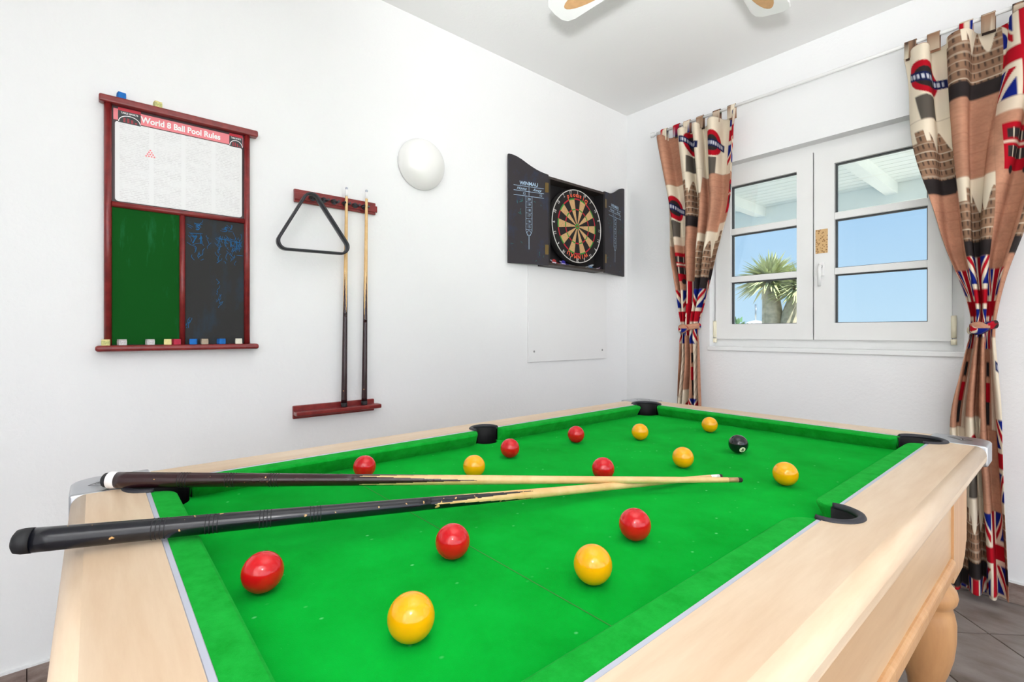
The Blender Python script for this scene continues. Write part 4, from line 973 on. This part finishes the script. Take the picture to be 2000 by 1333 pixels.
    put(k5 & (g < 0.026) & (b_ > 0.16) & (b_ < 0.36), CDK); put(k5 & (g < 0.018) & (b_ > 0.34) & (b_ < 0.42), CT*1.1); put(k5 & (g < 0.034) & (b_ > 0.42) & (b_ < 0.66), CRED); put(k5 & (g < 0.028) & (b_ > 0.66) & (b_ < 0.95), CDK)
    put(k5 & (a > 0.62) & (np.modf((a*1.6+b_)*6)[0] < 0.16), CSEP, 0.8)
    seam = (np.minimum(b_, 1-b_)*CH < 0.0018) | (np.minimum(a, 1-a)*CW < 0.0012); put(seam, CSEP, 0.35)
    return np.clip(col, 0, 1)
def cloth(P, U, V, name, parent, seed, thick=0.0018):
    nu, nv = P.shape[:2]; base_ = BASE[parent.name]
    verts = (P.reshape(-1, 3)-np.array(base_)).astype(float); idx = np.arange(nu*nv).reshape(nu, nv)
    f = np.stack([idx[:-1, :-1], idx[1:, :-1], idx[1:, 1:], idx[:-1, 1:]], -1).reshape(-1, 4)
    me = bpy.data.meshes.new(name); me.from_pydata(verts.tolist(), [], f.tolist())
    me.polygons.foreach_set('use_smooth', [True]*len(me.polygons))
    u_, v_ = np.array(U, float).ravel(), np.array(V, float).ravel(); du, dv = (abs(float(U[1, 0]-U[0, 0])), abs(float(V[0, 1]-V[0, 0]))) if name == 'drape' else (0.001, 0.001)
    rgb = sum(paint(u_+a_*du, v_+b_*dv, seed) for a_ in (-0.3, 0.3) for b_ in (-0.3, 0.3))/4; at_ = me.color_attributes.new('print', 'FLOAT_COLOR', 'POINT')
    at_.data.foreach_set('color', np.concatenate([rgb, np.ones((len(rgb), 1))], 1).astype(np.float32).ravel())
    o = link(name, me, 'fabric', parent, base_)
    md = o.modifiers.new('thickness', 'SOLIDIFY'); md.thickness = thick; md.offset = 0
    return o
def interp(z, tab_): zs = [t[0] for t in tab_][::-1]; return np.interp(z, zs, [t[1] for t in tab_][::-1])
def curtain(label, ztop, zbot, left, right, npl, flatw, ztie, seed, ph, tabs):
    xm = float(interp(np.array([zbot]), left)[0]+interp(np.array([zbot]), right)[0])/2
    root = thing('curtain', label, 'curtain', (xm, CYP, zbot), 'curtains tied at the window')
    nu, nv = 300, 500
    s = np.linspace(0, 1, nu)[:, None]; z = np.linspace(ztop, zbot, nv)[None, :]
    xl, xr = interp(z, left), interp(z, right)
    def sm(a): 
        k_ = np.ones(31)/31; ap = np.pad(a[0], 15, mode='edge'); return np.convolve(ap, k_, 'valid')[None, :]
    xl, xr = sm(xl), sm(xr); wd = xr-xl
    ph_v = ph+0.25*np.sin(z*2.2+seed)
    wob = 0.035*np.sin(2*PI*(s*1.7+z*0.35)+seed)
    th = 2*PI*(npl*(s+wob)+ph_v)
    amp = np.clip(0.16*(wd/0.5)**0.25*0.30, 0.02, 0.048)*(1-0.45*np.exp(-((z-ztie)/0.06)**2))
    fold = np.sin(th)+0.28*np.sin(2*th+0.7)
    X = xl+wd*s-wd/npl*0.16*np.sin(2*th)*0.5
    Y = CYP-0.004+amp*fold*0.8-0.022*np.exp(-((z-ztie)/0.10)**2)*np.cos(PI*(s-0.5))
    Z = z+0*s
    top_amt = np.clip((Z-(ztop-0.05))/0.05, 0, 1)
    Z = Z-top_amt*0.012*(1+np.sin(th))*0.5
    P_ = np.stack([X, np.broadcast_to(Y, X.shape), Z], -1)
    cloth(P_, np.broadcast_to(s*flatw, X.shape), np.broadcast_to(ztop-z, X.shape), 'drape', root, seed)
    # tab loops over the rod
    for q in range(tabs):
        sc = (q+0.45)/tabs; ii = int(sc*(nu-1)); x_ = float(X[ii, 0]); tw = 0.042; na, nb2 = 30, 8
        za = ztop-0.03; rr = 0.0125
        loop = [(CYP-rr, za)]+[(CYP+rr*math.cos(PI-t), ROD_Z+rr*math.sin(PI-t)) for t in np.linspace(0, PI, na-2)]+[(CYP+rr, za)]
        tl = np.array(loop); tz = np.concatenate([[0], np.cumsum(np.hypot(np.diff(tl[:, 0]), np.diff(tl[:, 1])))])
        Pt = np.zeros((na, nb2, 3)); ss = np.linspace(-0.5, 0.5, nb2)
        Pt[:, :, 0] = x_+ss[None, :]*tw; Pt[:, :, 1] = tl[:, 0][:, None]; Pt[:, :, 2] = tl[:, 1][:, None]
        # densify for the print
        Pd = np.repeat(np.repeat(Pt, 1, 0), 1, 1)
        cloth(Pd, x_*0+ (q*0.197+seed*0.31)+np.broadcast_to(ss[None, :]*tw, (na, nb2))+2.0, np.broadcast_to(tz[:, None], (na, nb2))+q*0.13, 'tab', root, seed+q)
    # tie made from a strip of the same cloth, with a knot in front
    xc = float((interp(np.array([ztie]), left)+interp(np.array([ztie]), right))[0]/2); hw = float((interp(np.array([ztie]), right)-interp(np.array([ztie]), left))[0]/2)+0.006
    na, nb2 = 48, 14; an = np.linspace(0, 2*PI, na); bb2 = np.linspace(0, 2*PI, nb2)
    R1, R2 = hw, 0.058
    Px = xc+(R1+0.008*np.cos(bb2)[None, :])*np.cos(an)[:, None]; Py = CYP-0.012+(R2+0.008*np.cos(bb2)[None, :])*np.sin(an)[:, None]; Pz = ztie+0.016*np.sin(bb2)[None, :]+0.012*np.cos(an)[:, None]
    cloth(np.stack([Px, Py, np.broadcast_to(Pz, Px.shape)], -1), np.broadcast_to(an[:, None]*0.06+3.0, Px.shape), np.broadcast_to(bb2[None, :]*0.012+0.1, Px.shape), 'tie_band', root, seed+2)
    na, nb2 = 26, 16; th_, pp = np.linspace(0, 2*PI, na), np.linspace(0, PI, nb2)
    kx = xc-0.006+0.030*np.cos(th_)[:, None]*np.sin(pp)[None, :]*(1+0.15*np.cos(3*th_))[:, None]; ky = CYP-0.012-R2-0.010+0.020*np.cos(pp)[None, :]*np.ones_like(th_)[:, None]; kz = ztie-0.004+0.026*np.sin(th_)[:, None]*np.sin(pp)[None, :]
    cloth(np.stack([kx, ky, kz], -1), np.broadcast_to(th_[:, None]*0.02+1.3, kx.shape), np.broadcast_to(pp[None, :]*0.02+0.9, kx.shape), 'knot', root, seed+1)
    return root
LL = [(2.36, -1.795), (1.91, -1.722), (1.58, -1.686), (1.387, -1.645), (1.20, -1.620), (1.132, -1.614), (1.07, -1.620), (0.942, -1.622), (0.66, -1.658), (0.03, -1.72)]
LR = [(2.36, -1.268), (1.84, -1.318), (1.55, -1.409), (1.372, -1.446), (1.20, -1.495), (1.132, -1.514), (1.07, -1.508), (0.942, -1.504), (0.66, -1.490), (0.03, -1.46)]
curtain('london print curtain left of the window, tied low, narrower', 2.352, 0.03, LL, LR, 4.6, 0.92, 1.128, 2, 0.15, 6)
RL = [(2.36, -0.545), (2.10, -0.515), (1.774, -0.459), (1.473, -0.396), (1.293, -0.336), (1.18, -0.308), (1.121, -0.305), (1.05, -0.320), (0.774, -0.366), (0.40, -0.375), (0.03, -0.375)]
RR = [(2.36, -0.030), (2.10, -0.040), (1.774, -0.085), (1.509, -0.148), (1.400, -0.184), (1.285, -0.214), (1.121, -0.240), (1.05, -0.236), (0.792, -0.219), (0.486, -0.208), (0.03, -0.192)]
curtain('london print curtain right of the window, hanging to the floor behind the table', 2.352, 0.03, RL, RR, 3.3, 0.88, 1.121, 5, 0.55, 6)

# ================================================================ ceiling fan
fc = FW*1.4275+RT*0.573; fz = 2.30; R_ = 0.585
fan = thing('ceiling_fan', 'white ceiling fan with cane panels in its blades', 'ceiling fan', (fc.x, fc.y, ZC))
ff = lambda x, y, h: Vector((fc.x+x, fc.y+y, h))
MB().lathe([(0.0, ZC-0.001), (0.065, ZC-0.001), (0.065, ZC-0.03), (0.04, ZC-0.06), (0.014, ZC-0.065), (0.014, 2.44), (0, 2.44)], ff, 32, cap=False).build('downrod', 'white', fan)
MB().lathe([(0.0, 2.445), (0.06, 2.44), (0.105, 2.41), (0.115, 2.36), (0.10, 2.30), (0.06, 2.27), (0, 2.265)], ff, 40, cap=False).build('motor', 'white', fan)
a_base = math.atan2(FW.y, FW.x)
for q in range(4):
    a = a_base+PI/4+q*PI/2; d = Vector((math.cos(a), math.sin(a), 0)); n_ = Vector((-d.y, d.x, 0)); tilt = 0.16
    bf = lambda u, v, h: Vector((fc.x, fc.y, fz))+d*u+n_*(v*math.cos(tilt)-h*math.sin(tilt))+Vector((0, 0, 1))*(v*math.sin(tilt)+h*math.cos(tilt))
    pl = [(0.17, -0.045), (R_-0.05, -0.066), (R_-0.02, -0.060), (R_-0.004, -0.040), (R_, 0.0), (R_-0.004, 0.040), (R_-0.02, 0.060), (R_-0.05, 0.066), (0.17, 0.045)]
    bl_ = MB().prism(pl, bf, -0.004, 0.004).build('blade', 'white', fan, bevel=0.002, seg=2)
    el = [(0.40+0.135*math.cos(t), 0.036*math.sin(t)) for t in [2*PI*i/28 for i in range(28)]]
    MB().prism(el, bf, -0.0052, -0.0041).build('cane_panel', 'cane', bl_)
    MB().tube([bf(0.09, 0, 0.03), bf(0.14, 0, 0.008), bf(0.24, 0, 0.008)], [0.014, 0.012, 0.009], 10).build('bracket', 'steel', fan)
